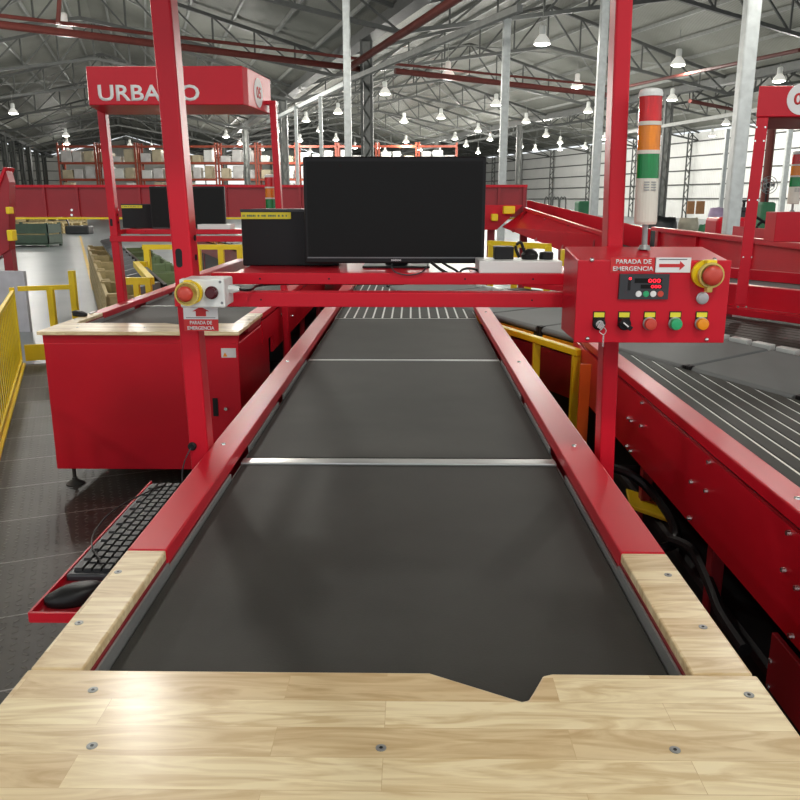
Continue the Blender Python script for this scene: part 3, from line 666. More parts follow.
# the station on the far side of the sorter
r = empty('induction_conveyor', (1.9, 3.9, 0), 'dark striped conveyor with red rails beyond the sorter at the right', 'conveyor')
E = Vector((.54, -.84)); EN = Vector((.84, .54)); Q0 = Vector((1.84, 4.66))
def EP(s, n): q = Q0+E*s+EN*n; return Vector((q.x, q.y, 0))
for i in range(9):
    n0 = -.03-.075*(i+1); MB().prism([EP(-1.8, n0), EP(2.6, n0), EP(2.6, n0+.066), EP(-1.8, n0+.066)], .742, .75).build('narrow_belt', M['belt'], r)
MB().prism([EP(-1.8, -.70), EP(2.6, -.70), EP(2.6, -.03), EP(-1.8, -.03)], .70, .738).build('bed', M['grey'], r)
MB().prism([EP(-1.8, 0-.03), EP(2.6, -.03), EP(2.6, .05), EP(-1.8, .05)], .76, .80).build('side_rail', M['red'], r, .003)
MB().prism([EP(-1.8, .05), EP(2.6, .05), EP(2.6, .07), EP(-1.8, .07)], .80, .91).build('back_panel', M['red'], r, .002)
MB().prism([EP(-1.8, .05), EP(2.6, .05), EP(2.6, .12), EP(-1.8, .12)], .905, .925).build('upper_rail', M['red'], r, .002)
MB().prism([EP(-1.8, .12), EP(2.6, .12), EP(2.6, .75), EP(-1.8, .75)], .86, .885).build('upper_belt', M['belt'], r)
MB().prism([EP(-1.8, .75), EP(2.6, .75), EP(2.6, .8), EP(-1.8, .8)], .86, .95).build('upper_rail', M['red'], r)
for s in (-1.2, .6, 2.2): MB().prism([EP(s, 0), EP(s+.06, 0), EP(s+.06, .05), EP(s, .05)], 0, .76).build('leg', M['dkred'], r)
r = empty('gantry_frame', (1.9, 4.6, 0), 'red gantry post and canopy with round number badge at the right edge', 'frame', 'red station gantries')
Yp = 4.42; a = atY(742, 300, Yp); b_ = atY(755, 300, Yp); zc = atY(780, 117, Yp).z; zt = atY(780, 86, Yp).z
xp = atY(748, 200, Yp).x
xp -= .005
p_ = MB().hexa([(x+(z-1.4)*.016, y, z) for z in (.84, zc) for x, y in ((xp, Yp), (xp+.062, Yp), (xp+.075, Yp+.05), (xp+.02, Yp+.05))]).build('post', M['red'], r, .004)
for z in (.83, 1.1, 1.4, 1.7, zc-.05):
    for dx in (.01, .055): MB().cyl((xp+dx, Yp-.003, z), (xp+dx, Yp, z), .005, seg=8).build('rivet', M['chrome'], p_)
xl = atY(757, 100, Yp).x
cn = MB().prism([(xl, Yp-.01), (3.25, Yp-.01), (3.6, Yp+.75), (xl+.33, Yp+.75)], zc, zt).build('canopy', M['red'], r, .005)
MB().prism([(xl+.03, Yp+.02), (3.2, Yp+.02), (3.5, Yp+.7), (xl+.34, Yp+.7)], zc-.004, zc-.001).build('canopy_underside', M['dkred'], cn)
c = atY(802, 99, Yp-.01); bd = MB().cyl((c.x, Yp-.01, c.z), (c.x, Yp-.013, c.z), .078, seg=32).build('number_badge', M['txtw'], cn)
text('05', 'badge_number', M['signred'], bd, (c.x, Yp-.013, c.z), .058, .085, bold=.02)
MB().box(3.0, 3.06, Yp, Yp+.08, .76, zc).build('post', M['red'], r)
a = atY(777, 212, 4.9); b_ = atY(840, 242, 4.9)
r = empty('control_box', (2.4, 4.95, b_.z), 'plain red back of a control box at the right edge carrying a small tower', 'control box')
MB().box(a.x, b_.x, 4.9, 5.05, b_.z, a.z).build('housing', M['red'], r, .004)
MB().box(2.5, 2.56, 4.95, 5.0, .9, b_.z).build('support_post', M['red'], r)
c = atY(792, 212, 4.97); tower(c.x, c.y, a.z, 'small signal tower standing on the red box at the right edge', base_h=.10, pole=.045, wd=.033)
# guard rail between centre and right conveyors
r = empty('guard_rail', (.6, 4.0, 0), 'yellow square-tube guard rail with two posts right of the central conveyor', 'guard rail')
g0 = atZ(506, 327, .74); g1 = atZ(578, 349, .74)
MB().bar((g0.x-.06, g0.y+.14, .725), (g1.x+.005, g1.y-.015, .725), .04, .03).build('top_rail', M['yellow'], r, .003)
gd = (g1-g0)
for t in (.02, .47, .985):
    q = g0+gd*t; MB().box(q.x-.018, q.x+.018, q.y-.018, q.y+.018, 0, .71).build('post', M['yellow'], r, .002)
MB().bar((g0.x, g0.y, .18), (g1.x, g1.y, .18), .03, .03).build('lower_rail', M['yellow'], r)
q = atZ(588, 400, .62); tag(MB().box(.700, .745, 3.26, 3.27, .38, .74).build('orange_bracket', M['orange'], None, .001, loc=(.72, 3.26, .38)), 'narrow upright orange plate behind the right red post', 'bracket')
# clutter between the conveyors
P = [atZ(*q) for q in ((626, 488, .36), (664, 500, .36), (672, 520, .36), (630, 505, .36))]
tag(MB().prism(P, .345, .36).build('yellow_cover', M['yellow'], None, .004, loc=P[0]), 'dull yellow cover plate in the dark gap between the conveyors', 'cover')
for pp, lab in (((((600, 465, .5), (628, 473, .5), (652, 492, .45), (672, 520, .4), (676, 540, .36), (662, 548, .36), (640, 545, .36)), 'thick black hose curving in the dark gap, nearest the right red post')),
                ((((672, 540, .40), (690, 548, .42), (700, 562, .40), (712, 590, .38), (722, 615, .36), (745, 650, .36)), 'thick black hose lower in the gap beside the wooden side board'))):
    P = [atZ(*q) for q in pp]; tag(MB().tube(P, .016).build('cable_hose', M['black'], None, loc=P[0]), lab, 'cable')
# ------------------------------------------------------------------ elevated feed conveyor across the back
r = empty('feed_conveyor', (-2.4, 11.8, 0), 'long red elevated feed conveyor crossing the hall behind the stations', 'conveyor')
YF = 11.5; zt = atY(200, 186, YF).z; zb = atY(200, 217, YF).z; xa = atY(-60, 200, YF).x; xb = atY(527, 190, YF).x
MB().box(xa, xb, YF, YF+.03, zb, zt).build('side_wall', M['dkred'], r)
MB().box(xa, xb, YF-.04, YF+.03, zt-.02, zt+.015).build('top_flange', M['red'], r)
MB().box(xa, xb, YF-.06, YF+.03, zb-.03, zb-.005).build('yellow_edge', M['yellow'], r)
MB().box(xa, xb, YF+.9, YF+.93, zb, zt).build('side_wall', M['dkred'], r)
MB().box(xa, xb, YF+.03, YF+.9, zb+.1, zb+.14).build('belt', M['belt'], r)
k = 0
for px in (45, 78, 140, 226, 300, 380, 499, 524):
    x = atY(px, 200, YF).x; MB().box(x-.02, x+.02, YF-.03, YF, zb, zt-.02).build('rib', M['dkred'], r)
for px in (72, 118):
    for py in (210, 215):
        c = atY(px, py, YF-.002); MB().cyl((c.x, YF-.012, c.z), (c.x, YF, c.z), .018, seg=8).build('bolt', M['chrome'], r)
for px in (300, 405, 492, 525):
    x = atY(px, 230, YF).x; MB().box(x-.05, x+.05, YF+.1, YF+.2, 0, zb).build('support_post', M['dkred'], r)
# hopper plate and yellow sensors on its right end
e0 = atY(480, 207, YF-.3); e1 = atY(524, 207, YF-.3); zz = atY(500, 230, YF-.3).z; zy = atY(500, 205, YF-.3).z
MB().prismv([(e0.x, YF-.2, zy), (e1.x, YF-.2, zy), (e1.x-.35, YF-.2, zz), (e0.x, YF-.2, zz)], (0, .12, 0)).build('drive_plate', M['red'], r)
for (x0, y0, x1, y1), lb in (((504, 206, 515, 214), 'yellow sensor box on the right end of the elevated conveyor'), ((492, 214, 498, 221), 'smaller yellow sensor box lower on the elevated conveyor end')):
    a = atY(x0, y0, YF-.35); b_ = atY(x1, y1, YF-.35)
    tag(MB().box(a.x, b_.x, YF-.35, YF-.2, b_.z, a.z).build('sensor_box', M['yellow'], None, .01, loc=(a.x, YF-.3, b_.z)), lb, 'sensor')
# incline
r = empty('incline_conveyor', (2.1, 10.4, 0), 'bright red sloping conveyor chute descending to the right from the elevated one', 'conveyor')
def iq(px, py, y): return atY(px, py, y)
NA, NB = iq(527, 209, 11.3), iq(612, 236, 8.4); NC, ND = iq(612, 271, 8.4), iq(502, 227, 11.3)
FA, FB = iq(527, 200, 12.0), iq(650, 229, 8.9)
dz = Vector((0, 0, -.4)); th = Vector((.02, .03, 0))
MB().prismv([NA, NB, NC, ND], th).build('near_wall', M['red'], r)
MB().prismv([FA, FB, FB+dz, FA+dz], th).build('far_wall', M['red'], r)
w_ = Vector((-.05, -.03, 0))
MB().prismv([NA+Vector((0, 0, .02)), NB+Vector((0, 0, .02)), NB-Vector((0, 0, .02)), NA-Vector((0, 0, .02))], w_).build('top_flange', M['red'], r)
b4 = [NA+dz*.5, NB+dz*.5, FB+dz*.6, FA+dz*.6]
mb = MB(); mb.hexa([b4[0]-Vector((0, 0, .03)), b4[1]-Vector((0, 0, .03)), b4[2]-Vector((0, 0, .03)), b4[3]-Vector((0, 0, .03)), *b4]); mb.build('belt', M['belt'], r)
for t in (.02, .30, .58, .86):
    p = NA.lerp(NB, t); q = ND.lerp(NC, min(1, t*.86+.12)); p2 = NA.lerp(NB, t+.014); q2 = ND.lerp(NC, min(1, t*.86+.134))
    MB().prismv([p, p2, q2, q], w_*.6).build('rib', M['dkred'], r)
for t in (.3, .85):
    p = NA.lerp(NB, t)+Vector((.25, .2, 0)); MB().box(p.x-.05, p.x+.05, p.y-.05, p.y+.05, 0, p.z-.3).build('support_post', M['dkred'], r)
# level supply conveyor at right
r = empty('supply_conveyor', (2.8, 5.5, 0), 'level red supply conveyor with ribbed side wall running towards the right edge', 'conveyor')
X_ = 2.7; zt = CAMZ-.30; zb = CAMZ-.64
MB().box(X_, X_+.02, 2.2, 9.1, zb, zt).build('side_wall', M['red'], r)
MB().box(X_-.05, X_+.02, 2.2, 9.1, zt-.03, zt+.012).build('top_flange', M['red'], r, .004)
MB().box(X_-.03, X_, 2.2, 9.1, zb-.02, zb+.02).build('lower_flange', M['red'], r)
MB().box(X_+.85, X_+.87, 2.2, 9.1, zb, zt+.02).build('side_wall', M['red'], r)
MB().box(X_+.02, X_+.85, 2.2, 9.1, zb+.1, zb+.14).build('belt', M['belt'], r)
for y in (3.2, 4.4, 5.3, 6.5, 7.7, 8.9): MB().box(X_-.03, X_, y, y+.035, zb, zt-.03).build('rib', M['red'], r)
for y in (2.6, 4.9, 7.2, 8.9):
    MB().box(X_+.1, X_+.18, y, y+.08, 0, zb+.1).build('support_post', M['dkred'], r)
# the frame at the left edge
r = empty('chute_frame', (-5.2, 10, 0), 'dark red steel chute end with sloped bright top at the far left edge', 'frame')
YL = 9.0
P = [atY(px, py, YL) for px, py in ((-8, 262), (9, 250), (9, 182), (5, 168), (-8, 206))]
MB().prismv(P, (0, .15, 0)).build('side_plate', M['dkred'], r, .004)
P = [atY(px, py, YL-.02) for px, py in ((-8, 206), (6, 168), (3.5, 167), (-8, 195))]
MB().prismv(P, (0, .2, 0)).build('sloped_top', M['red'], r)
a = atY(6, 250, YL); MB().box(a.x-.05, a.x+.05, YL+.02, YL+.12, 0, a.z).build('leg', M['dkred'], r)
for (x0, y0, x1, y1), lb in (((5, 207, 9.5, 214), 'yellow sensor box on the dark red frame at the far left'), ((6, 230, 13, 241), 'second yellow sensor box, lower on the far left frame')):
    a = atY(x0, y0, YL-.12); b_ = atY(x1, y1, YL-.12)
    tag(MB().box(a.x, b_.x, YL-.12, YL-.01, b_.z, a.z).build('sensor_box', M['yellow'], None, .01, loc=(a.x, YL-.1, b_.z)), lb, 'sensor')
# ------------------------------------------------------------------ yellow barriers at left
E0 = Vector((-2.28, 4.2)); E1 = Vector((-3.36, 6.8))
r = empty('safety_barrier', (-3.0, 5.6, 0), 'yellow ribbed safety panel along the left edge of the black flooring', 'guard panel')
def EL(t, n=0): q = E0+D2*t+N2*n; return Vector((q.x, q.y, 0))
tE = (E1-E0).length; ztp = .66
MB().prism([EL(-2.5, -.05), EL(tE, -.05), EL(tE, -.02), EL(-2.5, -.02)], ztp-.03, ztp).build('top_rail', M['yellow'], r, .003)
MB().prism([EL(-2.5, -.05), EL(tE, -.05), EL(tE, -.02), EL(-2.5, -.02)], .02, .06).build('kick_rail', M['yellow'], r, .003)
t = -2.4
while t < tE-.05:
    MB().prism([EL(t, -.04), EL(t+.05, -.04), EL(t+.05, -.032), EL(t, -.032)], .06, ztp-.03).build('slat', M['yellow'], r, .004); t += .14
MB().prism([EL(tE-.04, -.06), EL(tE, -.06), EL(tE, -.02), EL(tE-.04, -.02)], 0, ztp+.02).build('post', M['yellow'], r)
r = empty('guard_rail', (-3.1, 6.95, 0), 'yellow open gate frame closing the far end of the black flooring', 'guard rail')
a = EL(tE+.06, 0); b_ = EL(tE+.06, .47)
for z in (.66, .10): MB().bar((a.x, a.y, z), (b_.x, b_.y, z), .04, .04 if z > .5 else .14).build('cross_rail', M['yellow'], r, .002)
for s, h in ((.34, .66), (.585, .80)):
    q = a.lerp(b_, s/.62); MB().box(q.x-.025, q.x+.025, q.y-.025, q.y+.025, 0, h).build('post', M['yellow'], r, .002)
r = empty('guard_rail', (-2.0, 6.0, 0), 'yellow tube guard rail with bent end among the green crates behind the left station', 'guard rail')
YG = 5.9; za = atY(140, 281, YG).z
e = [Vector((atY(124, 281, YG).x, YG, za)), Vector((atY(151, 281, YG).x, YG, za)), Vector((atY(136, 264, 7.5).x, 7.5, za)), Vector((atY(147, 264, 7.5).x, 7.5, za))]
MB().bar(e[0], e[1], .05).bar(e[1], e[2], .05).bar(e[2], e[3], .05).build('top_rail', M['yellow'], r)
for px in (137, 149):
    x = atY(px, 290, YG).x; MB().box(x-.02, x+.02, YG-.02, YG+.02, 0, za).build('post', M['yellow'], r)
r = empty('guard_rail', (-1.8, 8.9, 0), 'long yellow guard rail seen behind the left station shelf', 'guard rail')
Y = 8.6; za = atY(200, 247, Y).z
MB().bar((atY(143, 247, Y).x, Y, za), (atY(242, 247, Y).x, Y, za), .06, .05).build('top_rail', M['yellow'], r)
for px in (147, 198, 221, 240): x = atY(px, 250, Y).x; MB().box(x-.03, x+.03, Y-.03, Y+.03, 0, za).build('post', M['yellow'], r)
r = empty('guard_rail', (1.0, 7.6, 0), 'yellow guard rail behind the white carton, right of the large monitor', 'guard rail')
a = atY(489, 243, 8.2); b_ = atY(550, 239, 7.6)
MB().bar((a.x, a.y, a.z), (b_.x, b_.y, a.z), .05).build('top_rail', M['yellow'], r)
for t in (.04, .45, .68, .98):
    q = a.lerp(b_, t); MB().box(q.x-.03, q.x+.03, q.y-.03, q.y+.03, 0, a.z).build('post', M['yellow'], r)
q = atY(585, 236, 7.0); MB().bar((b_.x+.02, 7.0, .95), (b_.x+.7, 7.0, .90), .05).build('low_rail', M['yellow'], r)
MB().box(b_.x+.0, b_.x+.07, 6.95, 7.03, 0, .99).build('post', M['yellow'], r)
# ================================================================== THE HALL
def H(u, v, z): return Vector((.951*u-.309*v, .309*u+.951*v, z))
def st(name, mb, mat, parent=None):
    o = mb.build(name, mat, parent)
    if parent is None: o['kind'] = 'structure'
    return o
st('floor', MB().prism([H(-60, -12, 0), H(46, -12, 0), H(46, 112, 0), H(-60, 112, 0)], -.2, 0), M['floor'])
t1 = tE+.02
pts = [EL(-8), EL(t1), EL(t1, 9), EL(-8, 9)]
st('floor', MB().prism(pts, 0, .004), M['tread'])
MB().prism([EL(-6, -.06), EL(t1, -.06), EL(t1, 0), EL(-6, 0)], 0, .02).build('trim_1', M['yellow'])['kind'] = 'structure'
# painted lane line on the bright floor
q0, q1 = atZ(92, 290, 0), atZ(79, 236, 0)
MB().prism([q0, q0+Vector((.06, .02, 0)), q1+Vector((.08, 0, 0)), q1], .001, .004).build('trim_2', basic('lane_yellow', (214, 178, 84), .5))['kind'] = 'structure'
VZ, RZ, V0, V1 = CAMZ+4.75, CAMZ+7.0, -6, 104
BAYS = [-26.8, -10, 6.8, 23.6, 40.4]
roofs = []
for i in range(4):
    a, b_ = BAYS[i], BAYS[i+1]; m_ = (a+b_)/2
    mb = MB()
    for u0, z0, u1, z1 in ((a, VZ, m_, RZ), (m_, RZ, b_, VZ)):
        mb.hexa([H(u0, V0, z0+.35), H(u1, V0, z1+.35), H(u1, V1, z1+.35), H(u0, V1, z0+.35), H(u0, V0, z0+.4), H(u1, V0, z1+.4), H(u1, V1, z1+.4), H(u0, V1, z0+.4)])
    rf = st('ceiling', mb, M['roof']); roofs.append(rf)
    for s in range(12):
        t = (s+.5)/12; u = a+(b_-a)*t; z = VZ+(RZ-VZ)*(1-abs(2*t-1))
        MB().bar(H(u, V0, z+.28), H(u, V1, z+.28), .07, .12).build('purlin', M['midsteel'], rf)
    lab = ['far left', 'left', 'middle', 'right'][i]
    for v in range(14, 100, 8):
        n = 12 if v < 60 else 6; mb = MB(); w = .11
        P0 = [H(a+(b_-a)*k/n, v, VZ+(RZ-VZ)*(1-abs(2*k/n-1))+.16) for k in range(n+1)]
        P1 = [H(a+(b_-a)*k/n, v, VZ+(RZ-VZ)*(1-abs(2*k/n-1))*.62-.42) for k in range(n+1)]
        h2 = n//2
        for A_ in (P0, P1): mb.bar(A_[0], A_[h2], w, w).bar(A_[h2], A_[n], w, w)
        tr = mb.build('roof_truss', M['dksteel'], None, loc=H(m_, v, VZ))
        wb_ = MB()
        for k in range(n): wb_.bar(P1[k], P0[k+1] if k % 2 == 0 else P0[k], .06).bar(P0[k+1] if k % 2 == 0 else P1[k], P1[k+1] if k % 2 == 0 else P0[k+1], .06) if False else wb_.bar(P1[k], P0[k+1], .055) if k < h2 else wb_.bar(P0[k], P1[k+1], .055)
        for k in range(1, n): wb_.bar(P0[k], P1[k], .055)
        wb_.build('web', M['dksteel'], tr)
        tag(tr, 'grey steel lattice roof truss spanning the %s roof bay' % lab, 'truss', 'roof trusses of the %s bay' % lab)
        if v < 70 and v % 16 == 14:    # sloping cross braces between trusses
            br = MB().bar(H(a+1, v, VZ+.5), H(m_, v+8, RZ+.1), .05).bar(H(m_, v, RZ+.1), H(a+1, v+8, VZ+.5), .05).bar(H(b_-1, v, VZ+.5), H(m_, v+8, RZ+.1), .05).bar(H(m_, v, RZ+.1), H(b_-1, v+8, VZ+.5), .05)
            tag(br.build('roof_brace', M['midsteel'], None, loc=H(m_, v, VZ)), 'thin crossed grey roof bracing rods in the %s roof bay' % lab, 'brace', 'roof braces of the %s bay' % lab)
for i, u in enumerate(BAYS[1:4]):
    g = MB()
    g.bar(H(u, V0, VZ+.1), H(u, V1, VZ+.1), .42, .3).build('gutter_beam', M['dksteel'], None, loc=H(u, 30, VZ))
    o = bpy.data.objects['gutter_beam' if i == 0 else 'gutter_beam.%03d' % i]
    tag(o, ['dark gutter beam in the left roof valley', 'dark gutter beam in the roof valley above the big monitor', 'dark gutter beam in the roof valley at the right'][i], 'beam')
    for v in ((25.5, 41.5, 57.5, 73.5) if i == 1 else (34, 50, 66, 82) if i == 2 else (52, 56, 61, 65, 70, 74, 79, 84, 90, 96)):
        c = H(u, v, 0); mb = MB().box(c.x-.19, c.x-.11, c.y-.15, c.y+.15, 0, VZ).box(c.x+.11, c.x+.19, c.y-.15, c.y+.15, 0, VZ)
        cl = mb.build('steel_column', M['dksteel'], None, loc=c); wbm = MB(); z = .2
        while z < VZ-.5: wbm.bar((c.x-.13, c.y, z), (c.x+.13, c.y, z+.4), .04).bar((c.x+.13, c.y, z+.4), (c.x-.13, c.y, z+.8), .04); z += .8
        wbm.box(c.x-.1, c.x+.1, c.y-.02, c.y+.02, 0, VZ).build('lacing', M['midsteel'], cl)
        tag(cl, ['dark laced steel column in the left row of columns', 'dark laced steel column in the row behind the big monitor', 'dark laced steel column in the row before the right wall'][i], 'column', 'dark columns, row %s' % ('left', 'centre', 'right')[i])
# walls
def wall(name, mat, ua, va, ub, vb, z1, girts, colstep, mcol='dksteel'):
    A_ = H(ua, va, 0); B_ = H(ub, vb, 0); d = (B_-A_); L_ = d.length; d.normalize(); n_ = Vector((-d.y, d.x, 0))
    if n_.dot(-A_) < 0: n_ = -n_
    w = st(name, MB().prism([A_, B_, B_-n_*.1, A_-n_*.1], 0, z1), M[mat])
    for z in girts: MB().bar(A_+n_*.08+Vector((0, 0, z)), B_+n_*.08+Vector((0, 0, z)), .09, .09).build('girt', M[mcol], w)
    s = 2
    while s < L_:
        p = A_+d*s+n_*.25; q = MB().bar(p, p+Vector((0, 0, z1)), .09, .09).bar(p+n_*.35, p+n_*.35+Vector((0, 0, z1)), .09, .09); z = .3
        while z < z1-.6: q.bar(p+Vector((0, 0, z)), p+n_*.35+Vector((0, 0, z+.5)), .05).bar(p+n_*.35+Vector((0, 0, z+.5)), p+Vector((0, 0, z+1)), .05); z += 1
        q.build('wall_column', M[mcol], w); s += colstep
    return w
G = [1.5+1.05*k for k in range(5)]
wall('wall_right', 'wall', 40.3, 8, 40.3, V1, VZ+.2, G, 7.4)
wall('wall_left', 'wall2', -26.7, 10, -26.7, V1, VZ+.2, G, 6)
wb2 = wall('wall_back', 'wall2', -26.8, V1-.2, 40.4, V1-.2, VZ+.2, G, 8)
M['day'] = emit('daylight_pane', (236, 240, 238), 1.1)
for k, (u0, u1) in enumerate(((27.5, 33.5), (17, 23), (6, 12))):
    wd = st('window_%d' % (k+1), MB().hexa([H(u0, V1-.45, 2.4), H(u1, V1-.45, 2.4), H(u1, V1-.4, 2.4), H(u0, V1-.4, 2.4), H(u0, V1-.45, 5.6), H(u1, V1-.45, 5.6), H(u1, V1-.4, 5.6), H(u0, V1-.4, 5.6)]), M['day'])
    for z in (2.4, 3.2, 4.0, 4.8, 5.6): MB().bar(H(u0, V1-.5, z), H(u1, V1-.5, z), .14).build('window_bar', M['midsteel'], wd)
for i in range(4):
    a, b_ = BAYS[i], BAYS[i+1]
    MB().prismv([H(a, V1-.3, VZ), H(b_, V1-.3, VZ), H((a+b_)/2, V1-.3, RZ+.3)], H(0, .1, 0)).build('gable', M['wall2'], wb2)
# silver posts and their head beams
def spost(px0, px1, pyt, Y, label, grp=None):
    a = atY(px0, 180, Y); b_ = atY(px1, 180, Y); zt = atY(px0, pyt, Y).z if pyt is not None else VZ+.2
    w = b_.x-a.x; r = empty('silver_post', ((a.x+b_.x)/2, Y, 0), label, 'post', grp)
    MB().box(a.x, b_.x, Y, Y+w, 0, zt).build('shaft', M['galv'], r, min(.02, w*.12))
    c = (a.x+b_.x)/2; MB().box(c-w, c+w, Y-w*.5, Y+w*1.5, 0, .02).build('base_plate', M['galv'], r)
    for sx in (-.8, .8): MB().cyl((c+sx*w, Y+w*.5, .02), (c+sx*w, Y+w*.5, .05), .015, seg=6).build('anchor_bolt', M['bed'], r)
    return r
spost(731, 745, None, 10.5, 'widest galvanised silver post, at the right in front of the white wall')
spost(592, 600, None, 18, 'galvanised silver post directly left of the right red gantry post')
spost(499, 506.5, 18, 20, 'galvanised silver post just right of the large monitor')
spost(345, 352, None, 19.5, 'tall galvanised silver post rising behind the large monitor')
spost(320, 323.6, 96, 28, 'thin pale post immediately left of the tall silver post, highest of the thin ones', None)
spost(296, 299, 106, 32, 'thin pale post in the middle of the three thin ones left of the monitor')
spost(275, 278, 116, 37, 'thin pale post touching the left station canopy edge')
spost(651, 656, 127, 34, 'thin pale post between signal tower and widest silver post')
spost(722, 725.8, 129, 25, 'thin pale post hugging the left side of the widest silver post')
spost(783, 788, 110, 34, 'thin pale post seen below the right canopy')
def beam(x0, y0, Y0, x1, y1, Y1, w, mat, name, label, cat):
    p = atY(x0, y0, Y0); q = atY(x1, y1, Y1); return tag(MB().bar(p, q, w).build(name, M[mat], None, loc=p), label, cat)
beam(268, 122, 39, 345, 84, 25.5, .13, 'galv', 'head_beam', 'pale head beam over the thin posts left of the tall silver post', 'beam')
beam(345, 82, 25.5, 520, 8, 17, .13, 'midsteel', 'head_beam', 'grey head beam rising from the tall silver post towards top centre', 'beam')
beam(600, 137, 40, 800, 103, 24, .12, 'midsteel', 'head_beam', 'pale head beam running behind the widest silver post', 'beam')
def pipe(x0, y0, Y0, x1, y1, Y1, r_, label, mat='pipe'):
    p = atY(x0, y0, Y0); q = atY(x1, y1, Y1); return tag(MB().cyl(p, q, r_, seg=10).build('sprinkler_pipe', M[mat], None, loc=p), label, 'pipe')
pipe(-30, 21, 19, 360, 69, 26.5, .09, 'thick red sprinkler main crossing the upper left of the roof')
pipe(-30, 12, 19, 360, 59, 26.5, .045, 'thinner red pipe just above the thick main at upper left')
pipe(345, 70, 26.5, 470, -10, 17, .10, 'thick red pipe climbing to the top edge above the monitor')
pipe(395, 71, 27, 606, 95, 31, .09, 'thick red sprinkler main right of centre behind the lamps')
pipe(395, 64, 27, 606, 86, 31, .04, 'thin red pipe above the main right of centre')
pipe(610, 90, 34, 800, 50, 20, .05, 'thin red pipe rising to the right edge behind the silver post')
pipe(690, 101, 36, 740, 111, 40, .08, 'short stretch of red sprinkler main right of the signal tower')
pipe(58, 23, 20, 60, -10, 20, .05, 'vertical red drop pipe above the bright upper left lamp')
for k, (px, y0, y1) in enumerate(((765, 300, 90), (777, 300, 90))):
    p = atY(px-1, 200, 38); tag(MB().cyl((p.x, 38+k, 0), (p.x, 38+k, 5.6), .17-.08*k, seg=10).build('riser_pipe', M['pipe'], None, loc=(p.x, 38+k, 0)), ['thicker red riser pipe beside the right gantry post', 'thinner red riser pipe, right of the thicker riser'][k], 'pipe')
# ------------------------------------------------------------------ high-bay lamps
LZ = CAMZ+4.0
LL = [(65, 33, 'bright high-bay lamp alone at the upper left of the roof'), (542, 44, 'largest high-bay lamp, top centre right of the silver post'), (448, 76, 'bright high-bay lamp above the monitor right corner'),
      (577, 87, 'high-bay lamp just left of the silver post by the right gantry'), (678, 65, 'large high-bay lamp above and right of the signal tower'), (779, 81, 'large high-bay lamp directly over the right canopy'),
      (672, 100, 'high-bay lamp immediately right of the signal tower top'), (496, 105, 'high-bay lamp touching the silver post right of the monitor'), (441, 118, 'middle-sized high-bay lamp over the right half of the monitor'),
      (526, 122, 'middle-sized high-bay lamp right of the centre silver post'), (478, 131, 'small high-bay lamp over the monitor top right corner'), (588, 112, 'high-bay lamp left of the right gantry post, lower of two'),
      (385, 94, 'high-bay lamp right of the dark central column'), (338, 113, 'bright high-bay lamp left of the tall silver post'), (306, 121, 'high-bay lamp between the two thin posts at left centre'),
      (280, 131, 'high-bay lamp beside the left canopy edge'), (546, 136, None), (560, 143, None), (726, 124, 'high-bay lamp left of the widest silver post'), (712, 136, None),
      (240, 144, None), (214, 151, None), (336, 140, None), (406, 142, None), (466, 146, None), (521, 147, None), (355, 148, None), (605, 139, None), (226, 137, None), (378, 148, None), (300, 141, None), (152, 149, None),
      (130, 146, None), (66, 136, None), (67, 144, None), (68, 151, None), (70, 157, None), (320, 131, None), (404, 122, None), (455, 139, None), (490, 140, None), (643, 141, None), (184, 146, None), (262, 150, None), (420, 150, None), (15, 166, None), (740, 136, None), (500, 151, None), (535, 150, None), (440, 152, None), (385, 152, None), (250, 152, None), (310, 152, None), (560, 150, None), (585, 148, None), (478, 153, None)]  # the closing run of far lamps is added to brighten the back wall
def lamp():
    r = empty('high_bay_lamp', (0, 0, LZ), 'x', 'lamp', 'high-bay lamps of the hall')
    MB().lathe((0, 0, LZ), [(.23, 0), (.228, .01), (.19, .10), (.12, .19), (.085, .23)], 20).build('reflector', M['acryl'], r, smooth=True)
    MB().lathe((0, 0, LZ-.015), [(.10, -.03), (.19, -.005), (.2, .012)], 20).build('bulb_lens', M['lamp_on'], r)
    MB().lathe((0, 0, LZ+.23), [(.085, 0), (.09, .02), (.09, .2), (.06, .23)], 16).build('ballast_housing', M['white'], r)
    MB().cyl((0, 0, LZ+.46), (0, 0, LZ+1.0), .012, seg=6).build('suspension_rod', M['midsteel'], r)
    return r
lp = lamp(); ld = bpy.data.lights.new('lamp_light', 'POINT'); LIGHTS = []
ld.energy = 270; ld.color = (1, .97, .9); ld.shadow_soft_size = .2
ld2 = bpy.data.lights.new('lamp_light_far_boost', 'POINT'); ld2.energy = 340; ld2.color = (1, .97, .9); ld2.shadow_soft_size = .22  # used for the far lamps, strengthened to brighten the distant walls
pos = []
for i, (px, py, lab) in enumerate(LL):
    q = atZ(px, py, LZ); o = lp if i == 0 else copy_tree(lp); o.location = (q.x, q.y, LZ); pos.append(q)
    o['label'] = lab or 'small distant high-bay lamp under the far end of the roof, from a set partly added for brightness'
    if not lab: o['group'] = 'distant high-bay lamps'
    elif 'group' in o: o['group'] = 'nearer high-bay lamps'
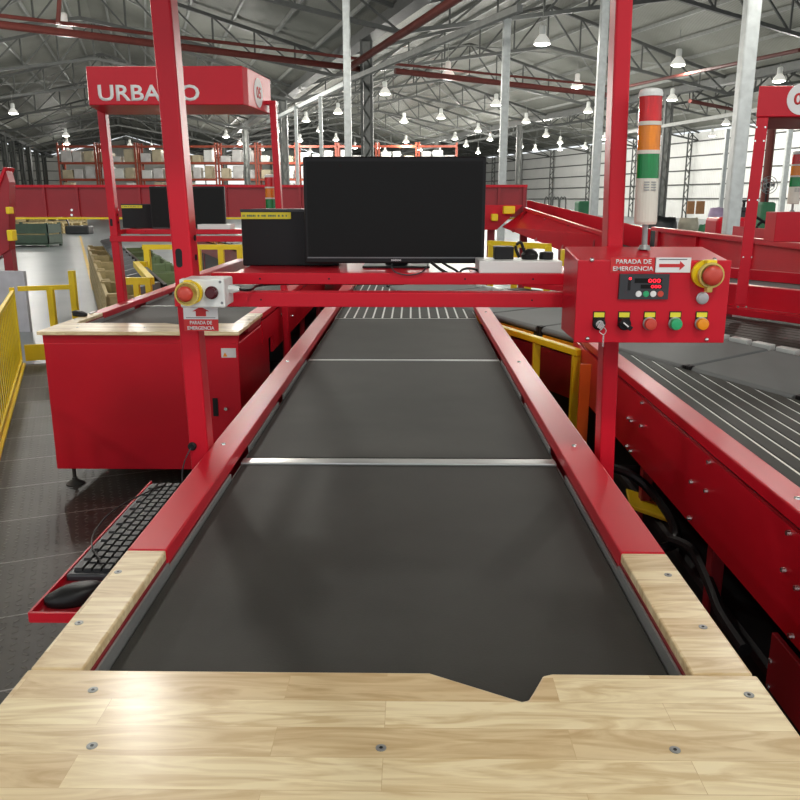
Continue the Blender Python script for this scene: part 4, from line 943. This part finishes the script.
# unseen lamps: the hall's grid continued, plus others added to brighten roof and walls
extra = [(-2.8, 7.2), (4.5, 9.5), (-9, 5), (9, 0), (-8, 16), (-14, 22), (-7.2, 33), (-9.5, 34), (-11.5, 33), (-15, 30), (-19, 40), (1.2, -1.5), (-6, -4), (6, -6), (-3, 15), (-12, 13), (22, 30), (27, 42), (24, 22), (30, 52), (-20, 24), (-28, 36), (-34, 50)]
for x, y in extra:
    o = copy_tree(lp); o.location = (x, y, LZ); o['label'] = 'unseen high-bay lamp hanging overhead, from a set partly added to brighten the hall'; o['group'] = 'overhead high-bay lamps'; pos.append(Vector((x, y, LZ)))
for i, q in enumerate(pos):
    if q.y > 45 and q.x < -10 and i % 2: continue
    l = bpy.data.objects.new('lamp_light', ld if q.y < 42 else ld2); C.objects.link(l); l.location = (q.x, q.y, LZ-.2)
# ------------------------------------------------------------------ storage and clutter
def rack(k, x0, Y):
    r = empty('pallet_rack', (x0+1.35, Y, 0), 'orange pallet rack bay filled with wrapped goods at the far end of the hall', 'rack', 'far pallet racks')
    for x in (x0, x0+2.7): MB().box(x-.06, x+.06, Y, Y+.08, 0, 5.4).box(x-.06, x+.06, Y+1, Y+1.08, 0, 5.4).build('upright', M['rackor'], r)
    for z in (1.6, 2.75, 3.9, 5.05): MB().box(x0, x0+2.7, Y-.02, Y+.05, z, z+.16).build('beam', M['rackor'], r)
    for z in (1.76, 2.91, 4.06):
        for j in range(3):
            xx = x0+.15+j*.85; h = random.uniform(.4, .92); w = random.uniform(.55, .78)
            o = MB().box(xx, xx+w, Y+.1, Y+1, z, z+h).build('wrapped_load', M[random.choice(('wrap', 'wrap', 'wrap2', 'white'))], None, .04, loc=(xx, Y, z))
            tag(o, 'pale film-wrapped pallet load standing in the far orange racking', 'pallet load', 'wrapped loads in the far racks')
for k in range(10): rack(k, -25.6+2.9*k, 60)
def crate(cx, cy, z, w, d, h, mat, label, grp=None, planks=4, ang=ANG, cat='crate'):
    r = empty('wooden_crate', (cx, cy, z), label, cat, grp)
    p = h/planks; inner = .03
    for sx, sy, a_, b_ in ((0, -1, w, .03), (0, 1, w, .03), (-1, 0, .03, d), (1, 0, .03, d)):
        mb = MB()
        for k in range(planks):
            x = cx+sx*(w/2-.015); y = cy+sy*(d/2-.015); mb.box(x-a_/2, x+a_/2, y-b_/2, y+b_/2, z+.1+(h-.1)*k/planks, z+.1+(h-.1)*(k+.86)/planks)
        mb.rot(ang, (cx, cy, 0)); mb.build('side_boards', M[mat], r)
    for sx in (-1, 1):
        for sy in (-1, 1):
            x = cx+sx*(w/2-.05); y = cy+sy*(d/2-.05); MB().box(x-.04, x+.04, y-.04, y+.04, z, z+h).rot(ang, (cx, cy, 0)).build('corner_post', M[mat], r)
    MB().box(cx-w/2, cx+w/2, cy-d/2, cy+d/2, z+.06, z+.12).rot(ang, (cx, cy, 0)).build('base', M[mat], r)
    MB().box(cx-w/2+.05, cx+w/2-.05, cy-d/2+.05, cy+d/2-.05, z+.12, z+h*.75).rot(ang, (cx, cy, 0)).build('contents', M['palewood' if mat != 'palewood' else 'grnwood'], r)
    return r
c0 = Vector((-2.62, 7.25))
for k in range(6):
    q = c0+D2*k*1.35; crate(q.x, q.y, 0, .34, 1.25, .64, 'palewood', ['nearest pale wooden crate beside the lane line', 'second pale wooden crate along the lane line', 'third pale wooden crate along the lane line', 'fourth pale wooden crate along the lane line', 'fifth pale wooden crate along the lane line', 'farthest pale wooden crate along the lane line'][k], 'pale crates by the lane')
for k in range(6):
    q = c0+D2*(k*1.35-.0)+N2*.5; crate(q.x, q.y, 0, .6, 1.2, .60, 'grnwood', ['nearest', 'second', 'third', 'fourth', 'fifth', 'farthest'][k]+' green wooden crate in the row beside the pale crates', 'green crates')
r = empty('discharge_chute_line', (-2.0, 6.5, 0), 'row of grey angled chutes with dark edge receding behind the left station', 'chutes')
ch0 = Vector((-2.0, 6.45))
def CH(t, n): q = ch0+D2*t+N2*n; return Vector((q.x, q.y, 0))
MB().prism([CH(0, 0), CH(9, 0), CH(9, .03), CH(0, .03)], .60, .74).build('dark_edge', M['black'], r)
for k in range(16):
    a_, b_, c_, d_ = CH(k*.56+.03, -.02), CH(k*.56+.5, -.02), CH(k*.56+.5, -.2), CH(k*.56+.03, -.2)
    z_ = lambda v, z: Vector((v.x, v.y, z))
    MB().hexa([z_(a_, .70), z_(b_, .70), z_(c_, .66), z_(d_, .66), z_(a_, .76), z_(b_, .72), z_(c_, .68), z_(d_, .72)]).build('chute_plate', M['grey'], r, .004)
for t in (.1, 3, 6, 8.9): MB().prism([CH(t, 0), CH(t+.05, 0), CH(t+.05, .05), CH(t, .05)], 0, .60).build('leg', M['dkred'], r)
a = atZ(12, 247, 0)
crate(a.x+.55, a.y+.4, 0, 1.3, 1.0, .72, 'dkgreen', 'dark green crate on the bright floor under the elevated conveyor', None, 2, 0)
def pallet(cx, cy, z, n, label, ang, grp='stacked pallets in the distance'):
    r = empty('pallet_stack', (cx, cy, z), label, 'pallet', grp)
    for k in range(n):
        mb = MB()
        for j in range(5): mb.box(cx-.6, cx+.6, cy-.4+j*.18, cy-.3+j*.18, z+k*.16+.1, z+k*.16+.13)
        for j in (-.55, -.05, .45): mb.box(cx+j, cx+j+.1, cy-.4, cy+.45, z+k*.16, z+k*.16+.1)
        mb.rot(ang, (cx, cy, 0)); mb.build('pallet', M['palewood'], r)
    return r
for k, (px, py, n) in enumerate(((12, 226, 4), (28, 228, 2), (42, 231, 3), (54, 229, 5), (66, 231, 3), (19, 222, 6), (40, 222, 5), (78, 226, 5))):
    q = atZ(px, py+2, 0); pallet(q.x, q.y, 0, n, 'stack of rough wooden pallets on the far floor below the elevated conveyor', .3*k)
q = atZ(80, 234, 0); r = empty('pallet_truck', (q.x, q.y, 0), 'small black pallet truck beside the far pallets', 'truck')
MB().box(q.x-.5, q.x+.5, q.y-.3, q.y+.3, 0, .35).build('body', M['bag'], r, .05); MB().bar((q.x-.4, q.y, .3), (q.x-.7, q.y, 1.1), .05).build('handle', M['bag'], r)
# pale boards leaning behind the yellow panel
q = atY(12, 300, 8.6); tag(MB().box(q.x-.35, q.x+.16, 8.6, 8.66, 0, .66).build('white_board', M['grey2'], None, .004, loc=(q.x, 8.6, 0)), 'pale flat board standing behind the yellow ribbed panel', 'board')
# things past the supply conveyor at right
def at_box(name, x0, y0, x1, y1, Y, dpt, mat, label, cat, base=True, bev=.05, grp=None):
    a = atY(x0, y0, Y); b_ = atY(x1, y1, Y)
    z0 = 0 if base else b_.z
    return tag(MB().box(a.x, b_.x, Y, Y+dpt, z0, a.z).build(name, M[mat], None, bev, loc=((a.x+b_.x)/2, Y+dpt/2, z0)), label, cat, grp)
def sack(name, x0, y0, x1, Y, mat, label, seed, cat='sack'):
    a = atY(x0, y0, Y); b_ = atY(x1, y0, Y); random.seed(seed); w = b_.x-a.x; h = a.z; mb = MB(); n = 18; rings = []
    for k in range(8):
        t = k/7; rr = w/2*(1.1-.3*t**5)*(1+.04*math.sin(k*2.1)); ring = []
        for i in range(n):
            an = 2*PI*i/n; j = 1+random.uniform(-.07, .07); ring.append(mb.b.verts.new(((a.x+b_.x)/2+rr*j*math.cos(an), Y+w*.5+rr*j*.8*math.sin(an), h*min(1, t*1.02)*(1+random.uniform(-.03, .02)))))
        rings.append(ring)
    for k in range(7):
        for i in range(n): mb.b.faces.new([rings[k][i], rings[k][(i+1) % n], rings[k+1][(i+1) % n], rings[k+1][i]])
    mb.b.faces.new(rings[0][::-1]); mb.b.faces.new(rings[-1])
    return tag(mb.build(name, M[mat], None, loc=((a.x+b_.x)/2, Y+w/2, 0), smooth=True), label, cat)
sack('film_bundle', 648, 217, 684, 17, 'bag', 'lumpy black film bundle behind the control box tower', 2, 'bundle')
sack('big_bag', 682, 218, 703, 17.5, 'cream', 'cream bulk sack right of the black film bundle', 3)
sack('green_bag', 701, 224, 716, 16.8, 'green', 'green bag right of the cream bulk sack', 4)
sack('lilac_bundle', 712, 208, 729, 19, 'violet', 'lilac wrapped bundle beside the widest silver post', 5, 'bundle')
at_box('red_bin', 718, 217.5, 751, 240, 11.2, .5, 'red', 'red box standing left of the right gantry post', 'bin')
at_box('green_bin', 716, 225, 730, 240, 15, .6, 'grnwood', 'olive green bin beneath the red box', 'bin')
at_box('green_cabinet', 763, 202, 773, 240, 16, .5, 'green', 'green upright cabinet behind the right gantry post', 'cabinet')
at_box('green_cabinet', 579, 201, 591, 240, 22, .6, 'green', 'green cabinet beside the silver post near the incline', 'cabinet')
at_box('brown_board', 688, 201, 694, 214, 44, .1, 'card', 'left of two brown boards on the white wall', 'board', False, 0)
at_box('brown_board', 697, 201, 704, 214, 44, .1, 'card', 'right of two brown boards on the white wall', 'board', False, 0)
a = atY(737, 200, 14); b_ = atY(752, 222, 14)
r = empty('equipment_rack', (a.x, 14.2, 0), 'black open equipment rack with cables behind the right gantry post', 'rack')
for x in (a.x, b_.x): MB().box(x-.02, x+.02, 14, 14.04, 0, a.z).box(x-.02, x+.02, 14.4, 14.44, 0, a.z).build('upright', M['black'], r)
for z in (a.z-.03, a.z-.2, a.z-.36): MB().box(a.x, b_.x, 14, 14.44, z, z+.03).build('shelf', M['black'], r)
MB().box(a.x+.05, b_.x-.04, 14.05, 14.3, a.z-.33, a.z-.12).build('equipment', M['bag'], r)
px_tube('loose_cable', [(756, 217), (764, 222), (772, 228), (766, 233), (757, 229), (762, 222), (776, 222)], 8.5, .015, M['black'], 'tangle of black cable behind the right gantry post')
# wall fan
c = atY(769, 185, 37); r = empty('wall_fan', c, 'round wall fan with wire guard between the red riser pipes', 'fan')
mb = MB(); n = 24
for rr in (.37, .25, .12):
    for i in range(n):
        a0, a1 = 2*PI*i/n, 2*PI*(i+1)/n; mb.bar((c.x+rr*math.cos(a0), 37, c.z+rr*math.sin(a0)), (c.x+rr*math.cos(a1), 37, c.z+rr*math.sin(a1)), .025, up=(0, 1, 0))
mb.build('wire_guard', M['grey'], r)
for i in range(3):
    an = i*2*PI/3; MB().prismv([(c.x+.05*math.cos(an), 37.1, c.z+.05*math.sin(an)), (c.x+.32*math.cos(an-.3), 37.1, c.z+.32*math.sin(an-.3)), (c.x+.32*math.cos(an+.3), 37.14, c.z+.32*math.sin(an+.3))], (0, .02, 0)).build('blade', M['grey'], r)
MB().lathe((c.x, 37.15, c.z), [(.1, 0), (.1, .15), (.05, .2)], 12, 'y').build('motor', M['black'], r)
MB().cyl((c.x, 37.2, 0), (c.x, 37.2, c.z), .04, seg=8).build('stand', M['black'], r)
# round black blower on a stand behind the left of the monitor
c = atY(342, 175, 26); r = empty('drum_fan', (c.x, 26, 0), 'round black drum fan on a pole between the thin pale posts', 'fan')
MB().cyl((atY(345.5, 175, 26).x-.1, 26, c.z), (c.x+.1, 25.7, c.z), .2, .21, 20).build('drum', M['black'], r); MB().cyl((c.x, 26, 0), (c.x, 26, c.z-.18), .05, seg=8).build('pole', M['black'], r); MB().lathe((c.x, 26, 0), [(.3, 0), (.3, .04), (.05, .08)], 16).build('base', M['black'], r)
# low frame with hooks by the far wall
r = empty('hook_frame', (atY(555, 200, 40).x, 40, 0), 'dark frame of three hooped bars in front of the far wall', 'frame')
for px in (548, 556, 563):
    a = atY(px, 198, 40); mb = MB().tube([(a.x-.14, 40, .0), (a.x-.14, 40, a.z-.1), (a.x, 40, a.z), (a.x+.14, 40, a.z-.1), (a.x+.14, 40, 0)], .035); mb.build('hoop', M['dksteel'], r)
# ------------------------------------------------------------------ light and view
w = bpy.data.worlds.new('world'); bpy.context.scene.world = w; w.use_nodes = True
w.node_tree.nodes['Background'].inputs[0].default_value = (.93, .97, 1, 1); w.node_tree.nodes['Background'].inputs[1].default_value = 1.15
vs = bpy.context.scene.view_settings; vs.view_transform = 'Standard'; vs.look = 'None'; vs.exposure = 0; vs.gamma = 1
